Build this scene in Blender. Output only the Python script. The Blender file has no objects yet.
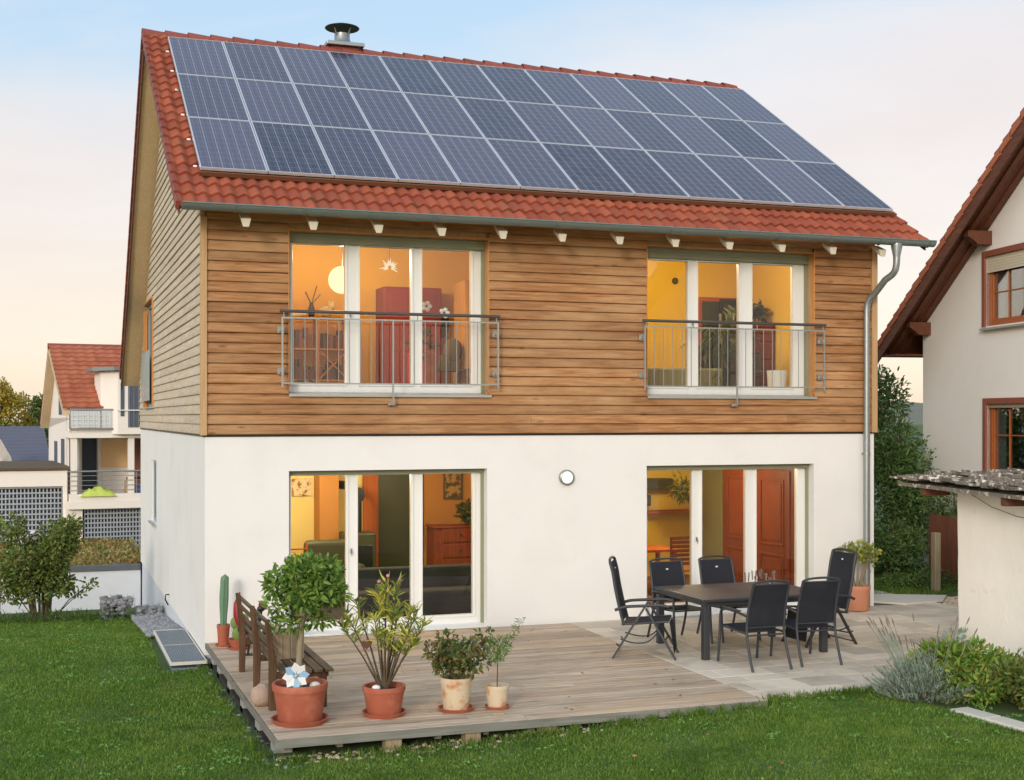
import bpy, bmesh, math, random
import numpy as np
from mathutils import Vector, Matrix
R = math.radians
rnd = random.Random(7)
scene = bpy.context.scene
col = scene.collection

# ------------------------------------------------------------------ camera geometry
CAM = Vector((-2.036, -18.08, 3.0)); FOC = 1333.0; HOR = 417.0; YAW = R(19.4)
CY_, SY_ = math.cos(YAW), math.sin(YAW)
def at(px, py, Y):
    """measured point of the photograph on the plane of depth Y (used as a ruler)"""
    t = (px - 512) / FOC
    D = (Y - CAM.y) / (CY_ - t * SY_)
    return Vector((CAM.x + D * (t * CY_ + SY_), Y, CAM.z - (py - HOR) / FOC * D))
def smooth(a, b, x):
    t = min(1, max(0, (x - a) / (b - a))); return t * t * (3 - 2 * t)
def ground_z(x, y):
    f = smooth(-3.0, -5.6, y) if False else 1 - smooth(-5.6, -2.6, y)
    z = (-.29 + .075 * f) + (.25 - .075 * f) * smooth(.8, 6.2, x)
    drop = (1 - smooth(3, 9, x))
    z -= drop * (.27 * smooth(1.5, 6.5, y) + .85 * smooth(7.5, 11.5, y))
    return z

# ------------------------------------------------------------------ mesh builder
class MB:
    def __init__(s): s.v = []; s.f = []
    def add(s, vs, fs):
        n = len(s.v); s.v += [tuple(v) for v in vs]; s.f += [tuple(i + n for i in f) for f in fs]; return s
    def box(s, x0, x1, y0, y1, z0, z1, M=None):
        vs = [Vector(p) for p in ((x0,y0,z0),(x1,y0,z0),(x1,y1,z0),(x0,y1,z0),(x0,y0,z1),(x1,y0,z1),(x1,y1,z1),(x0,y1,z1))]
        if M is not None: vs = [M @ v for v in vs]
        return s.add(vs, [(0,3,2,1),(4,5,6,7),(0,1,5,4),(1,2,6,5),(2,3,7,6),(3,0,4,7)])
    def bar(s, a, b, w, h, up=(0,0,1)):
        a, b = Vector(a), Vector(b); d = (b - a).normalized(); u = Vector(up)
        if abs(d.dot(u)) > .98: u = Vector((0,1,0))
        x = d.cross(u).normalized() * w / 2; y = x.cross(d).normalized() * h / 2
        vs = [a-x-y, a+x-y, a+x+y, a-x+y, b-x-y, b+x-y, b+x+y, b-x+y]
        return s.add(vs, [(0,3,2,1),(4,5,6,7),(0,1,5,4),(1,2,6,5),(2,3,7,6),(3,0,4,7)])
    def tube(s, pts, r, n=8, cap=True):
        pts = [Vector(p) for p in pts]; m = len(pts)
        rs = r if isinstance(r, (list, tuple)) else [r] * m
        up = None; rings = []
        for i, p in enumerate(pts):
            d = (pts[min(i+1, m-1)] - pts[max(i-1, 0)]).normalized()
            if up is None:
                up = Vector((0,0,1)) if abs(d.z) < .9 else Vector((0,1,0))
            x = d.cross(up).normalized(); y = x.cross(d).normalized(); up = y
            rings.append([p + (x * math.cos(2*math.pi*k/n) + y * math.sin(2*math.pi*k/n)) * rs[i] for k in range(n)])
        vs = [v for ring in rings for v in ring]; fs = []
        for i in range(m - 1):
            for k in range(n):
                a, b = i*n+k, i*n+(k+1) % n
                fs.append((a, b, b+n, a+n))
        if cap: fs.append(tuple(range(n-1, -1, -1))); fs.append(tuple((m-1)*n + k for k in range(n)))
        return s.add(vs, fs)
    def lathe(s, prof, c=(0,0,0), n=28, M=None):
        vs = []; fs = []; m = len(prof)
        for r, z in prof:
            for k in range(n):
                a = 2*math.pi*k/n
                v = Vector((r*math.cos(a), r*math.sin(a), z))
                if M is not None: v = M @ v
                vs.append(v + Vector(c))
        for i in range(m-1):
            for k in range(n):
                a, b = i*n+k, i*n+(k+1) % n
                fs.append((a, b, b+n, a+n))
        if prof[0][0] > 1e-5: fs.append(tuple(range(n-1,-1,-1)))
        if prof[-1][0] > 1e-5: fs.append(tuple((m-1)*n+k for k in range(n)))
        return s.add(vs, fs)
    def ball(s, c, r, n=14, m=9):
        r = r if isinstance(r, (list, tuple)) else (r, r, r)
        M = Matrix.Diagonal((r[0], r[1], r[2], 1))
        prof = [(max(1e-6, math.sin(math.pi*i/m)), -math.cos(math.pi*i/m)) for i in range(m+1)]
        return s.lathe(prof, c, n, M)
    def prism(s, poly, d):
        """poly: list of 3-D points (planar), extruded by vector d"""
        n = len(poly); P = [Vector(p) for p in poly]; d = Vector(d)
        vs = P + [p + d for p in P]
        fs = [tuple(range(n-1,-1,-1)), tuple(range(n, 2*n))] + [(i, (i+1) % n, (i+1) % n + n, i + n) for i in range(n)]
        return s.add(vs, fs)
    def sheet(s, grid, th=None):
        """grid[i][j] of points -> quads; th = Vector thickness offset"""
        h, w = len(grid), len(grid[0]); vs = [Vector(p) for row in grid for p in row]
        fs = [(i*w+j, i*w+j+1, (i+1)*w+j+1, (i+1)*w+j) for i in range(h-1) for j in range(w-1)]
        if th is not None:
            n = len(vs); th = Vector(th); vs = vs + [v + th for v in vs]
            fs += [tuple(n+k for k in reversed(f)) for f in fs]
            edge = [j for j in range(w)] + [i*w+w-1 for i in range(1,h)] + [(h-1)*w+j for j in range(w-2,-1,-1)] + [i*w for i in range(h-2,0,-1)]
            for a, b in zip(edge, edge[1:] + edge[:1]): fs.append((b, a, a+n, b+n))
        return s.add(vs, fs)
    def build(s, name, m, parent=None, smooth=None, bevel=0, seg=2):
        me = bpy.data.meshes.new(name); me.from_pydata(s.v, [], s.f); me.validate()
        bm = bmesh.new(); bm.from_mesh(me); bmesh.ops.recalc_face_normals(bm, faces=bm.faces); bm.to_mesh(me); bm.free()
        return link(name, me, m, parent, smooth, bevel, seg)
def link(name, me, m, parent=None, smooth=None, bevel=0, seg=2):
    if m is not None: me.materials.append(m)
    o = bpy.data.objects.new(name, me); col.objects.link(o)
    if smooth:
        me.polygons.foreach_set('use_smooth', [True] * len(me.polygons))
        me.set_sharp_from_angle(angle=R(smooth))
    if bevel:
        b = o.modifiers.new('Bevel', 'BEVEL'); b.width = bevel; b.segments = seg; b.limit_method = 'ANGLE'; b.angle_limit = R(40)
    if parent is not None: o.parent = parent
    return o
def T(o, label=None, cat=None, group=None, kind=None):
    if label: o['label'] = label
    if cat: o['category'] = cat
    if group: o['group'] = group
    if kind: o['kind'] = kind
    return o
def thing(name, label, cat, loc=(0,0,0), rz=0, group=None):
    o = bpy.data.objects.new(name, None); o.empty_display_size = .2; col.objects.link(o)
    o.location = loc; o.rotation_euler = (0,0,rz)
    return T(o, label, cat, group)
def copy_tree(o, parent=None):
    c = o.copy(); col.objects.link(c)
    if parent is not None: c.parent = parent
    for ch in list(o.children): copy_tree(ch, c)
    return c

# ------------------------------------------------------------------ materials
class NT:
    def __init__(s, name):
        s.m = bpy.data.materials.new(name); s.m.use_nodes = True; s.t = s.m.node_tree; s.t.nodes.clear()
        s.out = s.t.nodes.new('ShaderNodeOutputMaterial')
    def n(s, typ, **kw):
        nd = s.t.nodes.new(typ)
        for k, v in kw.items():
            if k.startswith('i_'):
                key = k[2:].replace('_', ' ')
                nd.inputs[int(key) if key.isdigit() else key].default_value = v
            else: setattr(nd, k, v)
        return nd
    def l(s, a, b): s.t.links.new(a, b)
    def math(s, op, a, b=None, clamp=False):
        nd = s.n('ShaderNodeMath', operation=op, use_clamp=clamp)
        for i, v in enumerate((a, b)):
            if v is None: continue
            if isinstance(v, (int, float)): nd.inputs[i].default_value = v
            else: s.l(v, nd.inputs[i])
        return nd.outputs[0]
    def mix(s, f, a, b, mode='MIX'):
        nd = s.n('ShaderNodeMix', data_type='RGBA', blend_type=mode)
        for sock, v in ((nd.inputs[0], f), (nd.inputs[6], a), (nd.inputs[7], b)):
            if isinstance(v, (int, float)): sock.default_value = v
            elif isinstance(v, tuple): sock.default_value = v if len(v) == 4 else (*v, 1)
            else: s.l(v, sock)
        return nd.outputs[2]
    def coords(s, stretch=(1,1,1), kind='Object'):
        tc = s.n('ShaderNodeTexCoord'); mp = s.n('ShaderNodeMapping'); mp.inputs['Scale'].default_value = stretch
        s.l(tc.outputs[kind], mp.inputs[0]); return mp.outputs[0]
    def noise(s, vec, scale, detail=4, rough=.55):
        nd = s.n('ShaderNodeTexNoise', i_Scale=scale, i_Detail=detail, i_Roughness=rough); s.l(vec, nd.inputs['Vector']); return nd.outputs['Fac']
    def ramp(s, f, stops):
        nd = s.n('ShaderNodeValToRGB'); e = nd.color_ramp.elements
        while len(e) < len(stops): e.new(.5)
        for i, (p, c) in enumerate(stops): e[i].position = p; e[i].color = c if len(c) == 4 else (*c, 1)
        s.l(f, nd.inputs[0]); return nd.outputs[0]
    def rand(s): return s.n('ShaderNodeNewGeometry').outputs['Random Per Island']
    def bump(s, h, strength, dist=.02):
        nd = s.n('ShaderNodeBump', i_Strength=strength, i_Distance=dist); s.l(h, nd.inputs['Height']); return nd.outputs[0]
    def done(s, color, rough=.6, metal=0, bump=None, spec=.5, coat=0, alpha=None, trans=0):
        p = s.n('ShaderNodeBsdfPrincipled')
        for nm, v in (('Base Color', color), ('Roughness', rough), ('Metallic', metal), ('Specular IOR Level', spec), ('Coat Weight', coat)):
            if isinstance(v, (int, float)): p.inputs[nm].default_value = v
            elif isinstance(v, tuple): p.inputs[nm].default_value = v if len(v) == 4 else (*v, 1)
            else: s.l(v, p.inputs[nm])
        if bump is not None: s.l(bump, p.inputs['Normal'])
        sh = p.outputs[0]
        if trans:
            tr = s.n('ShaderNodeBsdfTranslucent'); mx = s.n('ShaderNodeMixShader'); mx.inputs[0].default_value = trans
            if isinstance(color, tuple): tr.inputs[0].default_value = (*color[:3], 1)
            else: s.l(color, tr.inputs[0])
            s.l(sh, mx.inputs[1]); s.l(tr.outputs[0], mx.inputs[2]); sh = mx.outputs[0]
        if alpha is not None:
            tp = s.n('ShaderNodeBsdfTransparent'); mx = s.n('ShaderNodeMixShader')
            if isinstance(alpha, (int, float)): mx.inputs[0].default_value = alpha
            else: s.l(alpha, mx.inputs[0])
            s.l(tp.outputs[0], mx.inputs[1]); s.l(sh, mx.inputs[2]); sh = mx.outputs[0]
        s.l(sh, s.out.inputs[0]); return s.m
def srgb(r, g, b):
    return tuple(((c/255)/12.92 if c/255 <= .04045 else ((c/255+.055)/1.055)**2.4) for c in (r, g, b))
def sc(c, k): return tuple(min(1, x*k) for x in c)
def mat(name, c, rough=.6, metal=0, var=.18, scale=6, stretch=(1,1,1), isl=0, c2=None, c2lo=.5, c2hi=.7, c2scale=3, bump=0, bscale=40, bdist=.01, spec=.5, coat=0, alpha=None, trans=0, objrand=0):
    N = NT(name); v = N.coords(stretch)
    f = N.noise(v, scale)
    cc = N.mix(f, sc(c, 1-var), sc(c, 1+var))
    if c2 is not None:
        g = N.noise(v, c2scale, 5, .6)
        g = N.ramp(g, [(c2lo, (0,0,0)), (c2hi, (1,1,1))])
        cc = N.mix(g, cc, c2)
    if isl:
        r = N.math('MULTIPLY_ADD', N.rand(), 2*isl); N.t.nodes[-1].inputs[2].default_value = 1-isl
        mx = N.n('ShaderNodeMix', data_type='RGBA', blend_type='MULTIPLY'); mx.inputs[0].default_value = 1
        cb = N.n('ShaderNodeCombineColor'); [N.l(r, cb.inputs[i]) for i in range(3)]
        N.l(cc, mx.inputs[6]); N.l(cb.outputs[0], mx.inputs[7]); cc = mx.outputs[2]
    if objrand:
        oi = N.n('ShaderNodeObjectInfo'); r = N.math('MULTIPLY_ADD', oi.outputs['Random'], 2*objrand); N.t.nodes[-1].inputs[2].default_value = 1-objrand
        cb = N.n('ShaderNodeCombineColor'); [N.l(r, cb.inputs[i]) for i in range(3)]
        cc = N.mix(1.0, cc, cb.outputs[0], 'MULTIPLY')
    b = N.bump(N.noise(v, bscale, 5, .6), bump, bdist) if bump else None
    return N.done(cc, rough, metal, b, spec, coat, alpha, trans)
def leafmat(name, cols, trans=.3, rough=.5):
    N = NT(name); n = len(cols); cols = [sc(k, 1.45) for k in cols]; first = sc(cols[0], .55)
    c = N.ramp(N.rand(), [(i/(max(1,n-1)), k) for i, k in enumerate(cols)])
    cols = None
    f = N.noise(N.coords(), 3.0, 2)
    c = N.mix(N.math('MULTIPLY', f, .35), c, first)
    return N.done(c, rough, 0, None, .35, 0, None, trans)
def woodmat(name, c, cdark, axis, isl=.25, rough=.65, knots=True, grain=1.0, weather=None, wlo=.5, whi=.75):
    N = NT(name); st = [14, 14, 14]; st[axis] = .9
    v = N.coords(tuple(st)); g = N.noise(v, 2.2*grain, 6, .65)
    g2 = N.ramp(g, [(.32, (0,0,0)), (.68, (1,1,1))])
    cc = N.mix(g2, cdark, c)
    st2 = [3, 3, 3]; st2[axis] = .5
    w = N.noise(N.coords(tuple(st2)), 1.3, 3)
    cc = N.mix(N.math('MULTIPLY', w, .55), cc, sc(cdark, .8))
    if weather is not None:
        st3 = [1.6, 1.6, 1.6]; st3[axis] = .45
        u = N.ramp(N.noise(N.coords(tuple(st3)), 1.0, 5, .65), [(wlo, (0,0,0)), (whi, (1,1,1))])
        cc = N.mix(u, cc, weather)
    if isl:
        r = N.math('MULTIPLY_ADD', N.rand(), 2*isl); N.t.nodes[-1].inputs[2].default_value = 1-isl
        cb = N.n('ShaderNodeCombineColor'); [N.l(r, cb.inputs[i]) for i in range(3)]
        cc = N.mix(1.0, cc, cb.outputs[0], 'MULTIPLY')
    if knots:
        st4 = [9, 9, 9]; st4[axis] = 3.2
        vo = N.n('ShaderNodeTexVoronoi', i_Scale=.55); N.l(N.coords(tuple(st4)), vo.inputs['Vector'])
        k = N.ramp(vo.outputs['Distance'], [(.05, (1,1,1)), (.14, (0,0,0))])
        cc = N.mix(N.math('MULTIPLY', k, .55), cc, sc(cdark, .4))
    return N.done(cc, rough, 0, N.bump(g, .35, .004), .3)

M = {}
M['plaster'] = mat('white_render', (.80,.785,.765), .9, var=.04, scale=1.2, bump=.25, bscale=180, bdist=.004, spec=.2, c2=(.72,.70,.67), c2lo=.5, c2hi=.85, c2scale=.9)
M['plinth'] = mat('plinth_and_wall_shade_render', (.62,.65,.70), .9, var=.06, scale=3, bump=.2, bscale=120, bdist=.004, spec=.2)
M['timber'] = woodmat('larch_cladding', srgb(198,148,102), srgb(136,92,56), 0, .16, weather=srgb(206,168,124), wlo=.46, whi=.85)
M['timber_side'] = woodmat('weathered_cladding', srgb(222,206,182), srgb(186,168,144), 1, .08, weather=srgb(200,190,172), wlo=.5, whi=.8)
M['timber_trim'] = woodmat('corner_board_wood', srgb(214,178,134), srgb(184,146,104), 2, .06)
M['tailwhite'] = mat('pale_painted_wood', srgb(212,203,182), .7, var=.04)
M['jamb'] = mat('window_jamb_wood', srgb(200,135,70), .5, var=.1, scale=3, stretch=(8,8,1))
M['soffit'] = woodmat('pale_soffit_wood', srgb(226,204,170), srgb(205,178,140), 1, .05, knots=False)
M['brownboard'] = mat('brown_fascia', srgb(96,62,44), .6)
def tile_mat(name, ca, cb, moss, mlo):
    N = NT(name); tc = N.n('ShaderNodeTexCoord'); sp = N.n('ShaderNodeSeparateXYZ'); N.l(tc.outputs['UV'], sp.inputs[0])
    fx = N.math('FLOOR', sp.outputs[0]); fy = N.math('FLOOR', sp.outputs[1])
    cb_ = N.n('ShaderNodeCombineXYZ'); N.l(fx, cb_.inputs[0]); N.l(fy, cb_.inputs[1])
    wn = N.n('ShaderNodeTexWhiteNoise', noise_dimensions='3D'); N.l(cb_.outputs[0], wn.inputs['Vector'])
    c = N.mix(wn.outputs['Value'], ca, cb)
    v = N.coords(); g = N.noise(v, 14, 5, .7); c = N.mix(N.math('MULTIPLY', g, .5), c, sc(ca, .62))
    mg = N.ramp(N.noise(v, 2.3, 6, .7), [(mlo, (0,0,0)), (mlo+.16, (1,1,1))]); c = N.mix(N.math('MULTIPLY', mg, .6), c, moss)
    return N.done(c, .82, 0, N.bump(N.noise(v, 60, 4), .25, .004), .25)
M['tile'] = tile_mat('clay_roof_tile', srgb(146,74,54), srgb(174,96,68), srgb(116,88,66), .54)
M['tile_far'] = tile_mat('orange_roof_tile', srgb(172,98,70), srgb(190,118,88), srgb(140,96,74), .6)
M['ridge'] = mat('ridge_tile_clay', srgb(134,70,58), .65, var=.2, scale=9, isl=.12)
M['alu'] = mat('panel_frame_aluminium', (.78,.78,.78), .35, .6, var=.04)
M['bronze'] = mat('mounting_rail_metal', srgb(118,76,52), .5, .3, var=.1)
def panel_mat():
    N = NT('photovoltaic_cells'); tc = N.n('ShaderNodeTexCoord'); sp = N.n('ShaderNodeSeparateXYZ'); N.l(tc.outputs['Object'], sp.inputs[0])
    W, H = .8667/6, 1.90/10
    def line(o, period, half, off=0):
        f = N.math('FRACT', N.math('ADD', N.math('DIVIDE', o, period), 500+off)); d = N.math('ABSOLUTE', N.math('SUBTRACT', f, .5))
        return N.math('GREATER_THAN', d, .5-half/period)
    gx = line(sp.outputs[0], W, .0045); gy = line(sp.outputs[1], H, .003)
    bx = line(sp.outputs[0], W/2, .0012, .5); 
    oi = N.n('ShaderNodeObjectInfo')
    base = N.mix(oi.outputs['Random'], (.022,.017,.034), (.092,.078,.118))  # mauve tones put the reflected sky sheen into the cell colour
    cx = N.n('ShaderNodeCombineXYZ'); N.l(N.math('FLOOR', N.math('DIVIDE', sp.outputs[0], W)), cx.inputs[0]); N.l(N.math('FLOOR', N.math('DIVIDE', sp.outputs[1], H)), cx.inputs[1]); N.l(oi.outputs['Random'], cx.inputs[2])
    wn = N.n('ShaderNodeTexWhiteNoise', noise_dimensions='3D'); N.l(cx.outputs[0], wn.inputs['Vector'])
    base = N.mix(N.math('MULTIPLY', wn.outputs['Value'], .35), base, (.066,.064,.088))
    c = N.mix(N.math('MULTIPLY', gy, .35), base, (.42,.44,.50)); c = N.mix(N.math('MULTIPLY', bx, .40), c, (.5,.5,.52)); c = N.mix(N.math('MULTIPLY', gx, .42), c, (.60,.61,.66))
    rg = N.math('MULTIPLY_ADD', N.noise(N.coords(), 2.5, 4), .16); N.t.nodes[-1].inputs[2].default_value = .08
    return N.done(c, rg, 0, None, .40)
M['cells'] = panel_mat()
M['gutter'] = mat('gutter_zinc', srgb(126,136,131), .42, .55, var=.15, scale=5, stretch=(1,6,6))
M['zinc'] = mat('galvanised_zinc', srgb(150,156,156), .4, .7, var=.14, scale=7)
M['steel'] = mat('railing_steel', srgb(168,168,164), .38, .75, var=.06)
M['darksteel'] = mat('dark_handrail', srgb(92,90,88), .45, .5, var=.06)
M['white'] = mat('white_window_frame', (.80,.80,.77), .35, var=.02)
M['shutter'] = mat('olive_shutter_box', srgb(138,140,112), .5, var=.06, scale=3)
M['sill'] = mat('sill_metal', srgb(176,176,170), .4, .4, var=.06)
def glass_mat(name, tint, ior=1.5, rough=0.0, boost=1.0):
    N = NT(name); fr = N.n('ShaderNodeFresnel', i_IOR=ior); tp = N.n('ShaderNodeBsdfTransparent'); tp.inputs[0].default_value = (*tint, 1)
    gl = N.n('ShaderNodeBsdfGlossy'); gl.inputs['Roughness'].default_value = rough; gl.inputs[0].default_value = (1,1,1,1)
    mx = N.n('ShaderNodeMixShader'); N.l(N.math('MULTIPLY', fr.outputs[0], boost, True), mx.inputs[0]); N.l(tp.outputs[0], mx.inputs[1]); N.l(gl.outputs[0], mx.inputs[2]); N.l(mx.outputs[0], N.out.inputs[0]); return N.m
M['glass'] = glass_mat('window_glass', (.95,.96,.94), 1.5, 0, .7)
M['tumbler'] = glass_mat('clear_tumbler_glass', (.99,.99,.99), 1.45, .02, 1.6)
def emit(name, c, s):
    N = NT(name); e = N.n('ShaderNodeEmission'); e.inputs[0].default_value = (*c, 1); e.inputs[1].default_value = s; N.l(e.outputs[0], N.out.inputs[0]); return N.m
M['paperlamp'] = emit('lit_paper_shade', (1,.80,.42), 1.15)
M['lamp'] = emit('lit_lamp_glass', (1,.87,.68), 1.25)
M['star'] = emit('lit_star_shade', (1,.80,.52), .75)
M['deck'] = woodmat('weathered_deck_boards', srgb(218,200,178), srgb(152,132,110), 0, .20, .85, weather=srgb(194,164,132), wlo=.5, whi=.72)
M['fascia'] = woodmat('deck_edge_board', srgb(150,150,140), srgb(112,112,104), 0, .05, .8)
M['fascia_side'] = woodmat('deck_edge_board_side', srgb(150,146,134), srgb(112,108,98), 1, .05, .8)
M['post'] = mat('concrete_post', srgb(150,152,148), .9, var=.15, scale=12, bump=.3)
M['paver'] = mat('concrete_paver', srgb(200,188,170), .85, var=.10, scale=9, isl=.24, bump=.25, bscale=90, bdist=.004, spec=.25, c2=srgb(164,150,132), c2lo=.5, c2hi=.8, c2scale=1.4)
M['joint'] = mat('paver_joint_sand', srgb(120,110,96), .95, var=.2, scale=30)
M['slab'] = mat('pale_slab', srgb(205,200,188), .85, var=.06, scale=6, isl=.06, bump=.2)
M['terracotta'] = mat('terracotta', srgb(166,90,66), .75, var=.14, scale=5, bump=.12, bscale=60, c2=srgb(184,116,90), c2lo=.5, c2hi=.75, c2scale=5)
M['terracotta_old'] = mat('limed_terracotta', srgb(206,188,160), .85, var=.1, scale=7, bump=.25, bscale=60, c2=srgb(186,128,84), c2lo=.5, c2hi=.66, c2scale=7)
M['terracotta_pale'] = mat('pale_terracotta', srgb(206,140,108), .75, var=.1, scale=5, bump=.12, bscale=60)
M['soil'] = mat('potting_soil', (.035,.026,.019), .95, var=.4, scale=40, bump=.8, bscale=60)
M['bark'] = mat('pale_bark', srgb(142,130,106), .9, var=.25, scale=10, stretch=(4,4,1), bump=.5, bscale=30)
M['bark_dark'] = mat('dark_bark', srgb(92,78,60), .9, var=.25, scale=10, stretch=(4,4,1), bump=.5, bscale=30)
M['benchwood'] = woodmat('aged_bench_wood', srgb(118,88,64), srgb(74,54,40), 2, .15, .8)
M['benchslat'] = woodmat('aged_bench_slats', srgb(132,110,86), srgb(84,68,52), 1, .18, .8)
M['cratewood'] = woodmat('grey_crate_wood', srgb(196,178,148), srgb(150,130,104), 2, .12, .8)
M['chairframe'] = mat('anthracite_metal', srgb(66,68,72), .55, .4, var=.06)
def textile_mat():
    N = NT('navy_mesh_textile'); tc = N.n('ShaderNodeTexCoord')
    w = N.n('ShaderNodeTexWave', i_Scale=120); N.l(tc.outputs['Object'], w.inputs[0])
    c = N.mix(w.outputs['Fac'], srgb(30,32,39), srgb(45,48,56))
    return N.done(c, .75, 0, N.bump(w.outputs['Fac'], .2, .001), .3, 0, .90)
M['textile'] = textile_mat()
M['tabletop'] = woodmat('brown_table_planks', srgb(100,82,76), srgb(74,61,57), 0, .10, .62, knots=False)
M['tag'] = mat('white_label', (.8,.8,.8), .5, var=.02)
M['stone'] = mat('pink_limestone', srgb(176,152,136), .9, var=.2, scale=8, bump=.6, bscale=25, bdist=.02)
M['gravel'] = mat('grey_gravel', srgb(136,138,142), .9, var=.35, scale=14, isl=.3)
M['gravel_warm'] = mat('warm_gravel', srgb(196,178,152), .9, var=.2, scale=12, isl=.22)
M['cage'] = mat('gabion_wire', srgb(150,152,156), .4, .7)
M['grate'] = mat('steel_grating', srgb(138,150,160), .45, .55, var=.12, scale=6)
M['black'] = mat('black_enamel', srgb(26,25,24), .4, var=.1)
M['darkgap'] = mat('dark_gap_shade', (.03,.026,.02), 1, var=.3, scale=10)
# foliage
M['citrus'] = leafmat('citrus_leaves', [srgb(62,92,42), srgb(98,128,54), srgb(134,156,70), srgb(78,110,48)])
M['oleander'] = leafmat('oleander_leaves', [srgb(88,112,56), srgb(124,140,66), srgb(196,186,78), srgb(104,124,60), srgb(214,200,96)])
M['rose'] = leafmat('rose_leaves', [srgb(56,78,42), srgb(86,104,56), srgb(120,120,66), srgb(124,84,60)])
M['olive'] = leafmat('olive_leaves', [srgb(92,120,66), srgb(124,146,84), srgb(78,106,58)])
M['jade'] = leafmat('jade_leaves', [srgb(110,124,54), srgb(146,150,64), srgb(88,104,48), srgb(168,160,80)])
M['bush'] = leafmat('garden_bush_leaves', [srgb(62,84,40), srgb(90,110,52), srgb(124,138,66), srgb(108,100,56), srgb(84,106,50)])
M['lav'] = leafmat('lavender_leaves', [srgb(124,140,128), srgb(152,166,152), srgb(108,126,104)])
M['lavflower'] = mat('faded_lavender_spikes', srgb(126,116,108), .9, isl=.2)
M['shrub'] = leafmat('bright_shrub_leaves', [srgb(66,102,36), srgb(100,136,48), srgb(126,152,60), srgb(150,146,74), srgb(90,124,44)])
M['darktree'] = leafmat('dark_conifer_leaves', [srgb(62,84,46), srgb(84,106,56), srgb(110,126,70), srgb(72,94,50)])
M['hedge'] = leafmat('hedge_leaves', [srgb(58,84,46), srgb(80,106,56), srgb(106,128,68)])
M['sunlittree'] = leafmat('sunlit_tree_leaves', [srgb(150,134,56), srgb(176,156,66), srgb(120,120,54), srgb(190,150,62)])  # golden sunlight is put into these leaf colours
M['fartree'] = leafmat('far_tree_leaves', [srgb(74,92,48), srgb(100,112,58), srgb(60,78,42)])
M['cactus'] = mat('cactus_skin', srgb(96,128,100), .6, var=.2, scale=14)
M['prickly'] = mat('prickly_pear_skin', srgb(112,132,66), .6, var=.2, scale=14)
M['red'] = mat('red_enamel', srgb(150,30,44), .45, var=.15)
M['flower_white'] = mat('white_petals', (.8,.8,.8), .7, var=.03)
M['flower_blue'] = mat('blue_petals', srgb(150,188,218), .6, var=.05)
M['pinkflower'] = mat('pink_petals', srgb(214,130,150), .7, var=.1)
# grass
def grass_mat():
    N = NT('lawn_grass')
    c = N.ramp(N.rand(), [(0, srgb(70,102,34)), (.35, srgb(94,130,45)), (.75, srgb(122,156,60)), (1, srgb(170,182,102))])
    tc = N.n('ShaderNodeTexCoord'); g = N.noise(tc.outputs['Object'], .55, 4, .6)
    g = N.ramp(g, [(.35, (0,0,0)), (.65, (1,1,1))])
    c = N.mix(N.math('MULTIPLY', g, .45), c, srgb(84,124,40))
    g2 = N.ramp(N.noise(tc.outputs['Object'], 1.9, 5, .65), [(.5, (0,0,0)), (.72, (1,1,1))]); c = N.mix(N.math('MULTIPLY', g2, .5), c, srgb(152,170,80)); g3 = N.ramp(N.noise(tc.outputs['Object'], .9, 6, .7), [(.5, (1,1,1)), (.7, (.52,.60,.55))]); c = N.mix(1.0, c, g3, 'MULTIPLY')
    return N.done(c, .6, 0, None, .25, 0, None, .35)
M['grass'] = grass_mat()
M['ground'] = mat('garden_ground', srgb(72,94,42), .95, var=.35, scale=9, c2=srgb(74,70,44), c2lo=.52, c2hi=.75, c2scale=2, bump=.6, bscale=30, bdist=.03)
M['hill'] = mat('far_hill', srgb(112,112,96), 1, var=.2, scale=.05)
# interior
M['wall_orange'] = mat('orange_wall_paint', srgb(234,184,66), .9, var=.03)
M['wall_ochre'] = mat('ochre_wall_paint', srgb(230,188,70), .9, var=.03)
M['wall_cream'] = mat('cream_wall_paint', srgb(238,216,140), .9, var=.03)
M['wall_yellow'] = mat('yellow_wall_paint', srgb(232,194,84), .9, var=.03)
M['sofafab'] = mat('dark_navy_fabric', srgb(40,42,48), .9)
M['floor_dark'] = mat('dark_slate_floor', srgb(48,48,56), .5, var=.1)
M['floor_wood'] = woodmat('parquet_floor', srgb(150,104,64), srgb(110,72,42), 1, .1)
M['redwood'] = woodmat('red_stained_pine', srgb(138,64,36), srgb(98,44,26), 2, .06, .55)
M['redpaint'] = mat('dark_red_paint', srgb(134,36,22), .5, var=.08)
M['pine'] = woodmat('yellow_pine', srgb(222,170,84), srgb(190,132,60), 2, .06)
M['orangewood'] = woodmat('orange_door_wood', srgb(196,106,46), srgb(158,78,34), 2, .04)
M['darkgreen'] = mat('dark_green_panel', srgb(58,58,36), .5, var=.15)
M['terr_wall'] = mat('brown_chimney_paint', srgb(178,120,60), .9, var=.04)
M['book'] = mat('book_spines', srgb(112,70,52), .7, isl=.6)
M['greyfab'] = mat('greygreen_fabric', srgb(128,124,88), .9, var=.08)
M['screen'] = mat('black_screen', (.012,.012,.014), .25, var=.1)
M['paper'] = mat('picture_paper', srgb(222,206,170), .8, c2=srgb(150,100,60), c2lo=.5, c2hi=.56, c2scale=9)
M['picdark'] = mat('picture_print', srgb(168,128,70), .6, c2=srgb(70,60,40), c2lo=.45, c2hi=.55, c2scale=10)
M['indoorplant'] = leafmat('indoor_plant_leaves', [srgb(58,62,30), srgb(84,84,40), srgb(44,50,26)])
M['redfab'] = mat('red_upholstery', srgb(170,40,36), .8)
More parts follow.
